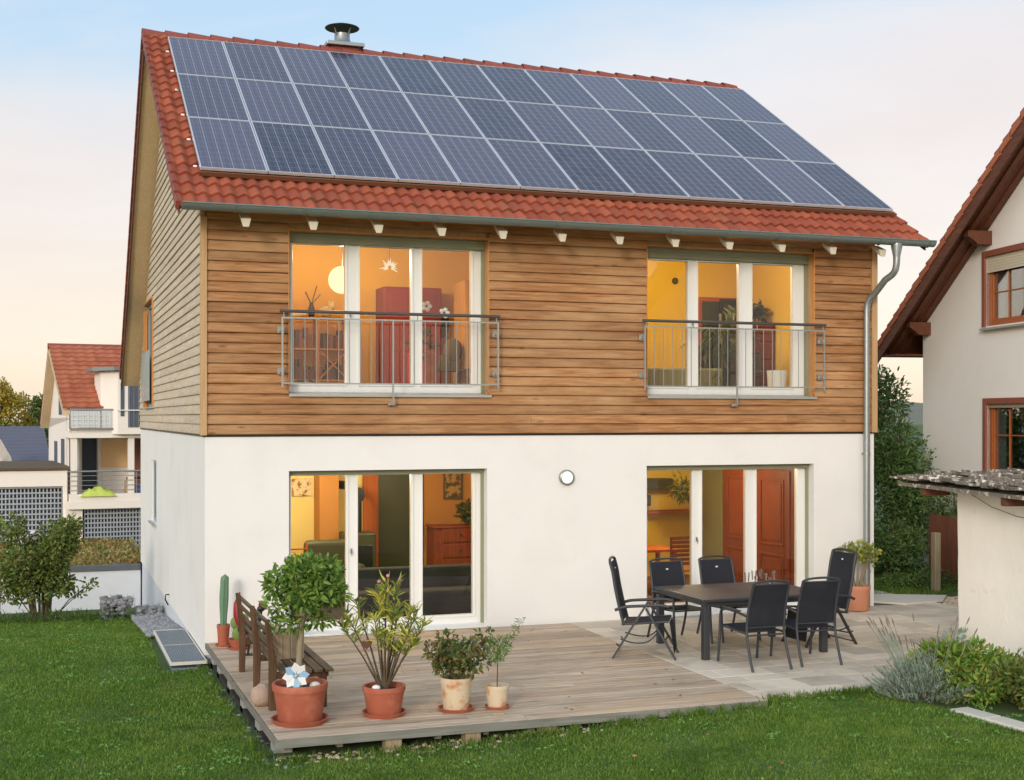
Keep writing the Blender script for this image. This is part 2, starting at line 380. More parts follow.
# neighbours
M['cream_render'] = mat('cream_render', srgb(250,247,242), .92, var=.04, scale=2, bump=.3, bscale=90, bdist=.006, spec=.15)
M['shed_render'] = mat('rough_limewash', srgb(250,244,232), .95, var=.05, scale=2.5, bump=.4, bscale=7, bdist=.03, spec=.15, c2=srgb(222,204,172), c2lo=.62, c2hi=.75, c2scale=3)
M['darkbrown'] = woodmat('dark_stained_wood', srgb(128,78,54), srgb(88,52,38), 0, .1, .6, knots=False)
M['redbrown'] = mat('red_brown_trim', srgb(146,84,62), .7, var=.08)
M['windowwood'] = mat('orange_window_wood', srgb(168,94,44), .5, var=.1, scale=4)
M['blind'] = mat('pale_roller_blind', srgb(214,204,180), .6, var=.04)
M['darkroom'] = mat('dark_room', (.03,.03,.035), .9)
M['palegrey'] = mat('pale_grey_panel', srgb(206,210,210), .7, var=.04)
M['curtain'] = mat('curtain_and_frame_shade_blue', srgb(150,166,176), .9, var=.06)
M['moss'] = mat('mossy_shingle', srgb(122,114,104), .95, var=.45, scale=14, isl=.45, c2=srgb(206,200,190), c2lo=.54, c2hi=.60, c2scale=11, bump=.8, bscale=30, bdist=.02)
M['lattice'] = mat('lattice_metal', srgb(172,178,184), .5, .3, var=.06)
M['bluedark'] = mat('dark_garage_inside', srgb(84,92,108), .9)
M['white_render'] = mat('white_neighbour_render', srgb(238,230,220), .9, var=.03, spec=.2)
M['greyroof'] = mat('blue_grey_roof_tiles', srgb(92,94,108), .7, var=.08, scale=3)
M['cloverleaf'] = leafmat('clover_leaves', [srgb(96,140,66), srgb(120,158,84), srgb(84,126,58)])
M['deadleaf'] = leafmat('dead_leaves', [srgb(128,96,50), srgb(150,120,70), srgb(104,74,44)])
M['sedumleaf'] = leafmat('sedum_leaves', [srgb(116,120,62), srgb(150,132,78), srgb(134,92,64), srgb(104,112,56), srgb(170,148,92)])
M['sedum'] = mat('sedum_roof_plants', srgb(150,136,80), 1, var=.4, scale=7, c2=srgb(140,104,72), c2lo=.45, c2hi=.6, c2scale=1.6, bump=1, bscale=20, bdist=.05)
M['cap'] = mat('dark_roof_edge', srgb(92,98,104), .5, .3)
M['lime'] = mat('lime_tarpaulin', srgb(190,206,90), .6)
M['peach'] = mat('painted_wall_glow', srgb(236,196,146), .9, var=.05)
M['fencewood'] = woodmat('red_brown_fence_wood', srgb(140,92,72), srgb(108,68,52), 2, .1)
M['postwood'] = woodmat('grey_post_wood', srgb(176,160,132), srgb(138,122,98), 2, .05)
M['bluegrey_glass'] = mat('frosted_balustrade_glass', srgb(150,170,172), .25, var=.05, alpha=.8)

# ------------------------------------------------------------------ foliage generators
def leaf_mesh(name, C, D, L, W, m, parent=None, seed=0, fold=.25, curl=.2):
    """C centres (n,3), D directions (n,3) -> folded diamond leaves"""
    rg = np.random.default_rng(seed); n = len(C)
    D = D / (np.linalg.norm(D, axis=1, keepdims=True) + 1e-9)
    U = rg.normal(size=(n,3)); U[:,2] += 1.0
    S = np.cross(D, U); S /= (np.linalg.norm(S, axis=1, keepdims=True) + 1e-9); Nn = np.cross(S, D)
    l = L * rg.uniform(.65, 1.25, (n,1)); w = W * rg.uniform(.7, 1.25, (n,1))
    base = C; m1 = C + D*l*.30; m2 = C + D*l*.68 - Nn*l*curl*.35; tip = C + D*l - Nn*l*curl
    V = np.stack([base, m1 + S*w*.46 + Nn*w*fold, m2 + S*w*.40 + Nn*w*fold*.8, tip, m2 - S*w*.40 + Nn*w*fold*.8, m1 - S*w*.46 + Nn*w*fold, (m1+m2)/2], 1).reshape(-1,3)
    idx = np.arange(n)[:,None]*7
    F = np.concatenate([idx+np.array([t]) for t in ([0,1,6],[1,2,6],[2,3,6],[3,4,6],[4,5,6],[5,0,6])], 1).reshape(-1,3)
    return tri_mesh(name, V, F, m, parent)
def tri_mesh(name, V, F, m, parent=None):
    me = bpy.data.meshes.new(name); me.vertices.add(len(V)); me.vertices.foreach_set('co', np.ascontiguousarray(V, dtype=np.float32).ravel())
    me.loops.add(len(F)*3); me.loops.foreach_set('vertex_index', np.ascontiguousarray(F, dtype=np.int32).ravel())
    me.polygons.add(len(F)); me.polygons.foreach_set('loop_start', np.arange(0, len(F)*3, 3, dtype=np.int32))
    me.update(calc_edges=True); me.validate()
    return link(name, me, m, parent)
def blob_points(blobs, n, seed, shell=.55):
    rg = np.random.default_rng(seed); B = np.array(blobs, float)
    w = B[:,3]*B[:,4]*B[:,5]; w = w**.75; pick = rg.choice(len(B), n, p=w/w.sum())
    d = rg.normal(size=(n,3)); d /= np.linalg.norm(d, axis=1, keepdims=True)
    r = rg.uniform(0, 1, (n,1))**(1/3); r = np.where(rg.uniform(size=(n,1)) < shell, .72+.28*r, r)
    r *= 1 + .10*rg.normal(size=(n,1))
    return B[pick,:3] + d*r*B[pick,3:6], d
def foliage(name, blobs, n, L, W, m, parent, seed=0, up=.25, spread=.8, shell=.55, **kw):
    C, d = blob_points(blobs, n, seed, shell); rg = np.random.default_rng(seed+1)
    D = d + rg.normal(size=d.shape)*spread; D[:,2] += up
    return leaf_mesh(name, C, D, L, W, m, parent, seed+2, **kw)
def sub_blobs(c, r, k, rs, seed, flat=1.0):
    rg = random.Random(seed); out = []
    for i in range(k):
        while True:
            p = Vector((rg.uniform(-1,1), rg.uniform(-1,1), rg.uniform(-1,1)))
            if .35 < p.length < 1: break
        s = rs * rg.uniform(.7, 1.25)
        out.append((c[0]+p.x*r[0]*.8, c[1]+p.y*r[1]*.8, c[2]+p.z*r[2]*.8, s, s, s*flat))
    return out
SKY_S, HAZE_S, SUN_E, SUN_A, EXPO, GLOW = 0.035, .55, 1.15, 12, .42, .60
SKY_STOPS = [(0,(1.0,.74,.60)),(.10,(1.0,.78,.66)),(.18,(.98,.82,.74)),(.245,(.90,.87,.86)),(.31,(.60,.79,.97)),(1,(.34,.60,.92))]
# ================================================================== THE HOUSE
HW, HD = 10.43, 12.3
house = thing('house', 'two storey house with white ground floor, timber clad upper floor and rooftop solar panels', 'house', (0,0,0))
def grid_wall(mb, u0, u1, z0, z1, opens, place):
    us = sorted({u0, u1, *[a for o in opens for a in o[:2]]}); zs = sorted({z0, z1, *[a for o in opens for a in o[2:]]})
    for i in range(len(us)-1):
        j0 = 0
        while j0 < len(zs)-1:
            um, zm = (us[i]+us[i+1])/2, (zs[j0]+zs[j0+1])/2
            inside = any(o[0] < um < o[1] and o[2] < zm < o[3] for o in opens)
            if not inside: place(mb, us[i], us[i+1], zs[j0], zs[j0+1])
            j0 += 1
# window openings (x0,x1,z0,z1)
LLo, LRo = (1.12, 3.955, .0, 2.265), (6.46, 9.33, .0, 2.272)
ULo, URo = (1.12, 3.96, 3.30, 5.53), (6.455, 9.31, 3.30, 5.55)
SLo, SUo = (8.0, 9.3, .95, 2.17), (8.45, 10.7, 3.2, 5.3)      # side wall (y0,y1,z0,z1)
wall = MB()
grid_wall(wall, 0, HW, -.17, 2.745, [LLo, LRo], lambda mb,a,b,c,d: mb.box(a,b,0,.34,c,d))
grid_wall(wall, .34, HD, -.17, 2.745, [SLo], lambda mb,a,b,c,d: mb.box(0,.34,a,b,c,d))
wall.box(HW-.34, HW, .34, HD, -.17, 2.745); wall.box(.34, HW-.34, HD-.34, HD, -.17, 2.745)
# thresholds
wall.build('plaster_wall', M['plaster'], house)
pl = MB(); pl.box(.03, HW-.03, .03, HD-.03, -1.6, -.172); pl.build('plinth', M['plinth'], house)
# expansion joint / corner bead and cable outlet on the side wall
jb = MB(); jb.box(-.004, .0, 5.18, 5.2, -.17, 2.74); jb.build('wall_joint', M['plinth'], house)
co = MB(); co.tube([(-.005,5.25,-.02),(-.06,5.25,-.02),(-.07,5.25,-.1),(-.02,5.25,-.2)], .012); co.build('cable_outlet', M['black'], house, 40)

# upper storey core wall behind the boards
TPZ, TSL = 5.69, .626                       # tile plane at y=-.6 and its slope
RY, RZ = 5.61, 5.69 + 6.21*.626             # ridge
BSL = (RZ - 3.86) / (12.62 - RY)            # steeper back slope
def zf(y): return TPZ + (y + .6) * TSL
def zb(y): return RZ - (y - RY) * BSL
core = MB()
grid_wall(core, 0.0, HW, 2.76, 5.78, [ULo, URo], lambda mb,a,b,c,d: mb.box(a,b,.03,.34,c,d))
core.box(HW-.34, HW, .34, HD, 2.76, 4.05); core.box(.34, HW-.34, HD-.34, HD, 2.76, 3.9)
core.prism([(HW-.3,.34,4.05),(HW-.3,HD,4.05),(HW-.3,RY,RZ-.35),(HW-.3,.34,zf(.34)-.3)], (.28,0,0))
grid_wall(core, .34, HD, 2.76, 4.0, [(SUo[0],SUo[1],3.2,4.0)], lambda mb,a,b,c,d: mb.box(.03,.34,a,b,c,d))
core.prism([(.03,.34,4.0),(.03,SUo[0],4.0),(.03,SUo[0],zf(SUo[0]) if SUo[0] < RY else zb(SUo[0])-.35),(.03,RY,RZ-.35),(.03,.34,zf(.34)-.3)], (.3,0,0))
core.prism([(.03,SUo[1],4.0),(.03,HD,4.0),(.03,HD,zb(HD)-.1),(.03,SUo[1],zb(SUo[1])-.3)], (.3,0,0))
core.prism([(.03,SUo[0],5.3),(.03,SUo[1],5.3),(.03,SUo[1],max(5.31,zb(SUo[1])-.35)),(.03,SUo[0],zb(SUo[0])-.35)], (.3,0,0))
core.build('upper_wall', M['timber_trim'], house)

# lapped boards: profile (out, z)
BH = .1365
PROF = [(0,0),(.030,.0),(.039,.006),(.041,.030),(.036,.082),(.020,.127),(.006,.1365),(0,.1365)]
def board(mb, axis, a, b, z, jit):
    pts = []
    for e in (a, b):
        for o, h in PROF:
            o2 = -.03 + (o * jit) * -1
            pts.append((e, .03 + o2 - 0, z+h) if axis == 0 else (.03 + o2, e, z+h))
    n = len(PROF)
    fs = [tuple(range(n)), tuple(range(2*n-1, n-1, -1))] + [(i, i+n, (i+1) % n + n, (i+1) % n) for i in range(n)]
    mb.add(pts, fs)
def segs(a, b, holes, rg, lo=2.2, hi=4.6):
    """cut [a,b] by holes and by random board joints"""
    cuts = [(a, b)]
    for h0, h1 in holes:
        nx = []
        for s0, s1 in cuts:
            if h1 <= s0 or h0 >= s1: nx.append((s0, s1)); continue
            if h0 > s0: nx.append((s0, h0))
            if h1 < s1: nx.append((h1, s1))
        cuts = nx
    out = []
    for s0, s1 in cuts:
        p = s0
        while s1 - p > hi:
            q = p + rg.uniform(lo, hi)
            if s1 - q < .8: break
            out.append((p, q - .002)); p = q
        out.append((p, s1))
    return out
rg = random.Random(3); cl = MB(); PROF_F = PROF; z = 2.765
while z < 5.72:
    holes = [(o[0]-.012, o[1]+.012) for o in (ULo, URo) if z + BH > o[2] + .05 and z < o[3]-.02]
    for a, b in segs(.025, HW-.075, holes, rg): board(cl, 0, a, b, z, rg.uniform(.9, 1.12))
    z += BH
cl.build('timber_cladding', M['timber'], house, 50)
PROF = [(0,0),(.026,.0),(.030,.004),(.030,.012),(.012,.130),(.008,.1365),(0,.1365)]
cs = MB(); z = 2.765
while z < RZ - .35:
    y0 = .02 if zf(.02) - .24 > z + BH else (z + BH + .24 - TPZ)/TSL - .6
    y1 = HD if zb(HD) - .2 > z + BH else RY + (RZ - (z + BH + .24))/BSL
    if y1 - y0 > .25:
        holes = [(SUo[0]-.01, SUo[1]+.01)] if z + BH > SUo[2] and z < SUo[3] else []
        for a, b in segs(max(y0, .06), y1, holes, rg): board(cs, 1, a, b, z, rg.uniform(.85, 1.15))
    z += BH
cs.build('side_cladding', M['timber_side'], house, 50)
cb = MB(); cb.box(-.062, .022, -.062, .0, 2.755, 5.66); cb.box(-.062, -.0, .0, .055, 2.755, 5.80)
cb.build('corner_board', M['timber_trim'], house, bevel=.004); cb = MB(); cb.box(HW-.072, HW+.03, -.062, .0, 2.755, 5.66); cb.box(HW, HW+.03, 0, .12, 2.755, 5.8)
cb.build('corner_board', M['timber_trim'], house, bevel=.004)
ins = MB(); ins.box(-.03, HW+.02, -.012, .02, 2.735, 2.764); ins.box(-.012,.02,.02,HD,2.735,2.764); ins.build('cladding_shade_line', M['black'], house)  # black strip paints the shade line beneath the overhanging boards

# ---- roof
X0, X1 = -.40, 10.98
def tiles(mb, x0, x1, oy, oz, dy, dz, S, p=.333, w=.175, ns=8, amp=.042, uv=None):
    ny, nz = -dz, dy
    if nz < 0: ny, nz = -ny, -nz
    nc = int(round(S/p)); p = S/nc; nx = int(round((x1-x0)/w)); w = (x1-x0)/nx
    xs = [x0 + i*w/ns for i in range(nx*ns+1)]
    prof = [amp*(.5+.5*math.cos(2*math.pi*(i/ns)))**.75 for i in range(nx*ns+1)]
    for c in range(nc):
        s0, s1 = c*p, min(S, (c+1)*p + .05)
        rows = [(s0+.004, .004), (s0, .046), (s0+.02, .056), ((s0+s1)/2, .03), (s1, .004)]
        base = len(mb.v); W = len(xs)
        jit = [rnd.uniform(-.004,.004) for _ in range(nx+1)]
        for k, (s, h) in enumerate(rows):
            for i, x in enumerate(xs):
                hh = h + prof[i]*(0.0 if k == 0 else 1) + jit[i//ns]*(k == 2); ss = s + jit[i//ns]*(k < 3)
                mb.v.append((x, oy + dy*ss + ny*hh, oz + dz*ss + nz*hh))
        for k in range(len(rows)-1):
            for i in range(W-1):
                a = base + k*W + i
                mb.f.append((a, a+1, a+W+1, a+W)); uv.append((i//ns + .5, c + .5))
def build_tiles(name, mb, uv, m, parent):
    me = bpy.data.meshes.new(name); me.from_pydata(mb.v, [], mb.f)
    ul = me.uv_layers.new(name='UVMap'); arr = np.zeros((len(me.loops), 2), np.float32)
    for poly, c in zip(me.polygons, uv):
        for li in poly.loop_indices: arr[li] = c
    ul.data.foreach_set('uv', arr.ravel())
    return link(name, me, m, parent, smooth=50)
L1 = math.hypot(1, TSL); S1 = 6.21*L1; d1 = (1/L1, TSL/L1)
L2 = math.hypot(1, BSL); S2 = (12.62-RY)*L2; d2 = (-1/L2, BSL/L2)
tm, uv = MB(), []
tiles(tm, X0, X1, -.6, TPZ, d1[0], d1[1], S1, uv=uv)
roof = build_tiles('roof', tm, uv, M['tile'], house)
tb, uvb = MB(), []
tiles(tb, X0, X1, 12.62, 3.86, d2[0], d2[1], S2, uv=uvb, ns=4)
build_tiles('back_roof_slope', tb, uvb, M['tile'], house)
# verge tiles (stepped edge) on both gables
for xa, xb in ((X0-.035, X0+.012), (X1-.012, X1+.035)):
    vt = MB()
    for oy, oz, dy, dz, S in ((-.6, TPZ, *d1, S1), (12.62, 3.86, *d2, S2)):
        ny, nz = (-dz, dy) if dy > 0 else (dz, -dy)
        nc = int(round(S/.333)); p = S/nc
        for c in range(nc):
            s0, s1 = c*p, min(S-.05, (c+1)*p+.03)
            q = lambda s, h: (oy+dy*s+ny*h, oz+dz*s+nz*h)
            poly = [q(s0,.08), q(s1,.045), q(s1,-.06), q(s0,-.035)]
            vt.prism([(xa, a, b) for a, b in poly], (xb-xa, 0, 0))
    vt.build('verge_tiles', M['ridge'], house)
rt = MB(); x = X0 - .03; k = 0
while x < X1 - .02:
    n = 10; l = min(.40, X1+.03-x); ring = []
    for e, (xx, r, dz) in enumerate(((x, .125, .02), (x+l+.03, .105, 0))):
        ring.append([(xx, RY + r*1.15*math.cos(math.pi*i/n), RZ - .045 + dz + r*.95*math.sin(math.pi*i/n)) for i in range(n+1)])
    rt.sheet(ring, (0,0,-.018)); x += .385
rt.build('ridge_tiles', M['ridge'], house, 50)
# roof boarding (soffit) below the tiles: two slabs with a pale underside
so = MB(); t = .19
so.prism([(X0+.03, -.52, zf(-.52)-.035), (X0+.03, RY, RZ-.035), (X0+.03, RY, RZ-.035-t), (X0+.03, -.52, zf(-.52)-.035-.03)], (X1-X0-.06, 0, 0))
so.prism([(X0+.03, RY, RZ-.035), (X0+.03, 12.56, zb(12.56)-.035), (X0+.03, 12.56, zb(12.56)-.035-t), (X0+.03, RY, RZ-.035-t)], (X1-X0-.06, 0, 0))
so.build('soffit', M['soffit'], house)
for xa in (X0-.002, X1-.026):
    bb = MB()
    bb.prism([(xa, -.58, zf(-.58)-.045), (xa, RY, RZ-.045), (xa, RY, RZ-.27), (xa, -.58, zf(-.58)-.10)], (.028, 0, 0))
    bb.prism([(xa, RY, RZ-.045), (xa, 12.6, zb(12.6)-.045), (xa, 12.6, zb(12.6)-.29), (xa, RY, RZ-.27)], (.028, 0, 0))
    bb.build('barge_board', M['brownboard'], house)
# rafter tails under the front eave
for i in range(12):
    xr = .46 + i*.885
    r = MB(); za = zf(-.5)-.10
    r.add([(xr+sx*w,y,z) for y,zt,zb_ in ((-.36,za+.02,za-.045),(-.58,za-.07,za-.18)) for z,w in ((zt,.066),(zb_,.040)) for sx in (-1,1)], [(0,1,3,2),(4,6,7,5),(0,4,5,1),(2,3,7,6),(0,2,6,4),(1,5,7,3)])
    r.build('rafter_tail', M['tailwhite'], house, bevel=.006)
# gutter (half round) and downpipe
gu = MB(); n = 10; gx0, gx1 = -.36, 11.03; gy, gz, gr = -.70, 5.725, .086
for sgn in (1,):
    ring = [[(xx, gy - gr*math.cos(math.pi*i/n), gz - gr*math.sin(math.pi*i/n)) for i in range(n+1)] for xx in (gx0, gx1)]
    gu.sheet(ring, (0, 0, .006))
gu.tube([(gx0, gy-gr, gz), (gx1, gy-gr, gz)], .012, 8)
for xx in (gx0, gx1):
    gu.prism([(xx-.004, gy - gr*math.cos(math.pi*i/n), gz - gr*math.sin(math.pi*i/n)) for i in range(n+1)], (.008,0,0))
x = .3
while x < 11: 
    gu.tube([(x, gy - (gr+.006)*math.cos(math.pi*i/8), gz - (gr+.006)*math.sin(math.pi*i/8)) for i in range(9)], .009, 6); x += .885
gutter = gu.build('gutter', M['gutter'], house, 50)
dp = MB(); xo = 10.36; xw = 10.215
dp.lathe([(.085,0),(.085,-.06),(.055,-.20),(.055,-.24)], (xo, gy, gz-.055), 16)
def bez(p0,p1,p2,p3,n=8):
    p0,p1,p2,p3 = map(Vector,(p0,p1,p2,p3)); return [p0*(1-t)**3+p1*3*t*(1-t)**2+p2*3*t*t*(1-t)+p3*t**3 for t in [i/n for i in range(n+1)]]
pth = bez((xo,gy,gz-.28),(xo,gy,gz-.52),(xo-.02,gy+.06,gz-.52),(xo-.08,gy+.18,gz-.60)) + bez((xw+.06,-.24,gz-.80),(xw,-.12,gz-.90),(xw,-.12,gz-.95),(xw,-.12,gz-1.15)) + [(xw,-.12,.35),(xw,-.12,-.05)]
dp.tube(pth, .052, 14)
for zz in (4.2, 2.4, .55): dp.lathe([(.06,0),(.06,.04)], (xw,-.12,zz), 16); dp.box(xw-.01,xw+.01,-.07,.0,zz+.005,zz+.035)
dp.build('downpipe', M['zinc'], house, 50)
# chimney
ch = MB(); cx, cyy = 3.10, 5.80; ch.box(cx-.25,cx+.25,cyy-.25,cyy+.25, RZ-.5, RZ+.09)
chim = ch.build('chimney', M['ridge'], house)
c2 = MB(); c2.box(cx-.34,cx+.34,cyy-.34,cyy+.34, RZ+.095, RZ+.16); c2.build('cover_plate', M['zinc'], chim, bevel=.006)
c2 = MB(); c2.lathe([(.20,0),(.17,.05),(.14,.12),(.14,.22)], (cx,cyy,RZ+.16), 20); c2.build('flue', M['zinc'], chim, 40)
for a in range(4):
    c2 = MB(); ca, sa = math.cos(a*math.pi/2+.6), math.sin(a*math.pi/2+.6); c2.tube([(cx+.14*ca,cyy+.14*sa,RZ+.33),(cx+.21*ca,cyy+.21*sa,RZ+.49)], .012, 6)
    c2.build('cowl_bracket', M['zinc'], chim)
c2 = MB(); c2.lathe([(.30,0),(.315,.015),(.30,.03),(.16,.075),(.0001,.095)], (cx,cyy,RZ+.47), 28); c2.build('cowl', M['black'], chim, 40)

# ---- solar panels: 12 x 3
PW, PH = .902, 1.915; slope = math.atan(TSL)
pm = MB(); pm.box(-PW/2+.015, PW/2-.015, -PH/2+.015, PH/2-.015, .0, .034)
fm = MB()
for a in (-1, 1):
    fm.box(min(a*PW/2, a*(PW/2-.015)), max(a*PW/2, a*(PW/2-.015)), -PH/2, PH/2, -.004, .038)
    fm.box(-PW/2+.015, PW/2-.015, min(a*PH/2, a*(PH/2-.015)), max(a*PH/2, a*(PH/2-.015)), -.004, .038)
def panel_pos(c, r):
    s0 = .80*L1 + .03; s = s0 + (r+.5)*(PH+.018); u = (1/L1, TSL/L1)
    y = -.6 + u[0]*s - u[1]*.125; zz = TPZ + u[1]*s + u[0]*.125
    return (-.05 + (c+.5)*(PW+.011), y, zz)
proto = None
for r in range(3):
    for c in range(12):
        if proto is None:
            p = proto = pm.build('solar_panel', M['cells'], house); fr = fm.build('frame', M['alu'], p)
        else:
            p = proto.copy(); col.objects.link(p); p.parent = house; fr = proto.children[0].copy(); col.objects.link(fr); fr.parent = p
        p.location = panel_pos(c, r); p.rotation_euler = (slope, 0, 0)
y, zz = panel_pos(0,0)[1:]; u = (1/L1, TSL/L1)
for k, rr in ((0, .0), (0, .35), (0, 1.5), (1, .5), (1, 1.5), (2, .5), (2, 1.5)):
    s = .80*L1 + .03 + k*(PH+.018) + rr + (.0 if rr else -.03)
    yy = -.6 + u[0]*s - u[1]*.10; z2 = TPZ + u[1]*s + u[0]*.10
    mr = MB(); mr.bar((-.06, yy, z2-.012), (10.91, yy, z2-.012), .035, .055, (0,-u[1],u[0]))
    mr.build('mounting_rail', M['bronze'], house)
for i, s in enumerate((1.2, 2.2, 3.2, 4.3, 5.2, 6.2)):
    yy = -.6+u[0]*s; z2 = TPZ+u[1]*s; hk = MB(); hk.box(-.11,-.06, yy-.015, yy+.015, z2+.065, z2+.09)
    hk.build('rail_end', M['alu'], house)

# ---- windows
def window(x0, x1, z0, z1, panes, zg, right, boxh, sillz, upper):
    """outer frame + sashes; panes = glass x-ranges at y=.2; zg = glass z-range"""
    y0, y1 = .20, .28
    f = MB(); ztop = z1 - boxh
    xs = [x0] + [v for p in panes for v in p] + [x1]
    f.box(x0, panes[0][0], y0, y1, z0+.03, ztop); f.box(panes[-1][1], x1, y0, y1, z0+.03, ztop)
    for (a, b), (c, d) in zip(panes, panes[1:]): f.box(b, c, y0, y1, z0+.03, ztop)
    for a, b in panes:
        f.box(a, b, y0, y1, z0+.03, zg[0]); f.box(a, b, y0, y1, zg[1], ztop)
    # sash rims slightly proud, and the grooves between sashes
    for i, (a, b) in enumerate(panes):
        e = .035; yy = y0 - .016
        f.box(a-e, a-.004, yy, y0-.001, zg[0]-e, zg[1]+e*.6); f.box(b+.004, b+e, yy, y0-.001, zg[0]-e, zg[1]+e*.6)
        f.box(a-.003, b+.003, yy, y0-.001, zg[0]-e, zg[0]-.004); f.box(a-.003, b+.003, yy, y0-.001, zg[1]+.004, zg[1]+e*.6)
    w = f.build('window', M['white'], house, bevel=.004)
    for a, b in panes:
        g = MB(); g.box(a+.001, b-.001, y0+.03, y0+.036, zg[0]+.001, zg[1]-.001); g.build('pane', M['glass'], w)
    s = MB(); s.box(x0+.002, x1-.002, .13, .33, ztop+.002, z1-.002)
    for k in range(3): s.box(x0+.03, x1-.03, .122, .1295, ztop+.012+k*boxh/3.2, ztop+.004+(k+.72)*boxh/3.2)
    for a in (x0+.002, x1-.037): s.box(a, a+.035, .15, .198, z0+.04, ztop)
    s.build('shutter_box', M['shutter'], w)
    s = MB()
    if upper:
        s.prism([(x0-.01,.199,z0+.045),(x0-.01,-.075,z0+.012),(x0-.01,-.075,z0-.022),(x0-.01,-.068,z0-.022),(x0-.01,-.068,z0+.004),(x0-.01,.199,z0+.032)], (x1-x0+.05,0,0))
    else:
        s.prism([(x0-.0,.199,z0+.045),(x0-.0,-.03,z0+.02),(x0-.0,-.03,z0+.003),(x0-.0,.199,z0+.003)], (x1-x0,0,0))
    s.build('sill', M['sill'] if upper else M['white'], w)
    if upper:
        s = MB(); s.box(x1+.001, x1+.014, -.045, .199, z0+.05, z1); s.box(x0-.014, x0-.001, -.045, .199, z0+.05, z1); s.box(x0-.014, x1+.014, -.045, .128, z1+.001, z1+.014)
        s.build('jamb', M['jamb'], w)
    h = MB(); xm = panes[0][1] + .07; h.box(xm-.010, xm+.010, y0-.024, y0-.017, zg[0]+.93, zg[0]+1.0); h.tube([(xm,y0-.03,zg[0]+.97),(xm,y0-.05,zg[0]+.97),(xm+.0,y0-.05,zg[0]+.90)], .006, 6)
    h.build('handle', M['zinc'], w)
    return w
window(*ULo, [(1.205,1.936),(2.149,2.885),(3.051,3.776)], (3.468,5.382), 3.93, .135, 3.29, True)
window(*URo, [(6.56,7.241),(7.417,8.124),(8.356,9.08)], (3.468,5.372), 9.28, .155, 3.29, True)
window(*LLo, [(1.183,1.95),(2.12,2.885),(3.057,3.802)], (.17,2.19), 3.94, .06, 0, False)
window(*LRo, [(6.559,7.314),(7.485,8.242),(8.429,9.152)], (.17,2.19), 9.31, .075, 0, False)
# French balcony railings
def railing(x0, x1, xc, bars):
    yb = -.17; t = MB(); t.tube([(x0-.03,yb,4.425),(x1+.03,yb,4.425)], .022, 12); r = None
    b = MB(); b.box(x0, x1, yb-.008, yb+.008, 4.325, 4.345); b.box(x0, x1, yb-.008, yb+.008, 3.445, 3.465)
    for xx in (x0, x1): b.box(xx-.012, xx+.012, yb-.012, yb+.012, 3.40, 4.345)
    n = bars
    for i in range(1, n):
        xx = x0 + (x1-x0)*i/n; b.tube([(xx,yb,3.46),(xx,yb,4.33)], .0068, 6, False)
    for xx in (x0+.02, (x0+x1)/2-.3, (x0+x1)/2+.35, x1-.02): b.tube([(xx,yb,4.34),(xx,yb,4.41)], .008, 6)
    b.box(xc-.011, xc+.011, yb-.012, yb+.012, 3.19, 4.33)
    b.box(xc-.05, xc+.05, -.10, -.045, 3.16, 3.20); b.box(xc-.011, xc+.011, yb, -.06, 3.17, 3.19)
    for xx in (x0, x1):
        for zz in (3.62, 4.18): b.box(xx-.02, xx+.02, yb+.008, -.045, zz-.02, zz+.02); b.box(xx-.045, xx+.045, -.062, -.045, zz-.045, zz+.045)
    r = b.build('balcony_railing', M['steel'], house)
    t.build('handrail', M['darksteel'], r, 40)
railing(1.0, 4.06, 2.53, 20); railing(6.35, 9.41, 7.885, 20)
# round wall lamp
lm = MB(); Mr = Matrix.Rotation(R(90), 4, 'X')
lm.lathe([(.112,0),(.112,.05),(.102,.06),(.088,.062),(.086,.045)], (5.165,-.0,2.12), 28, Mr)
lp = lm.build('wall_lamp', M['zinc'], house, 40)
lm = MB(); lm.lathe([(.086,.04),(.086,.055),(.06,.075),(.0001,.085)], (5.165,-.0,2.12), 24, Mr); lm.build('lamp_glass', M['lamp'], lp, 60)
# side windows
def side_window(y0,y1,z0,z1,fm='curtain'):  # blue curtain colour on the frame paints the shade it stands in
    f = MB()
    for a,b,c,d in ((y0,y1,z0,z0+.07),(y0,y1,z1-.07,z1),(y0,y0+.07,z0+.07,z1-.07),(y1-.07,y1,z0+.07,z1-.07),((y0+y1)/2-.04,(y0+y1)/2+.04,z0+.07,z1-.07)): f.box(.05,.11,a,b,c,d)
    w = f.build('window', M[fm], house); g = MB(); g.box(.075,.08,y0+.07,y1-.07,z0+.07,z1-.07); g.build('pane', M['glass'], w)
    s = MB(); s.box(-.06,.049,y0-.02,y1+.02,z0-.03,z0-.004); s.build('sill', M['sill'], w); return w
side_window(SLo[0],SLo[1],SLo[2],SLo[3]); w = side_window(SUo[0],SUo[1],SUo[2],SUo[3])
s = MB()
for a in (SUo[0]-.03, SUo[1]): s.box(-.055, .045, a, a+.03, SUo[2], SUo[3]+.03)
s.box(-.055,.045,SUo[0],SUo[1],SUo[3]+.001,SUo[3]+.03); s.build('jamb', M['jamb'], w)
s = MB(); s.box(-.10,-.088,SUo[0]+.05,SUo[1]-.1,3.32,4.30); s.build('glass_balustrade', M['bluegrey_glass'], house)

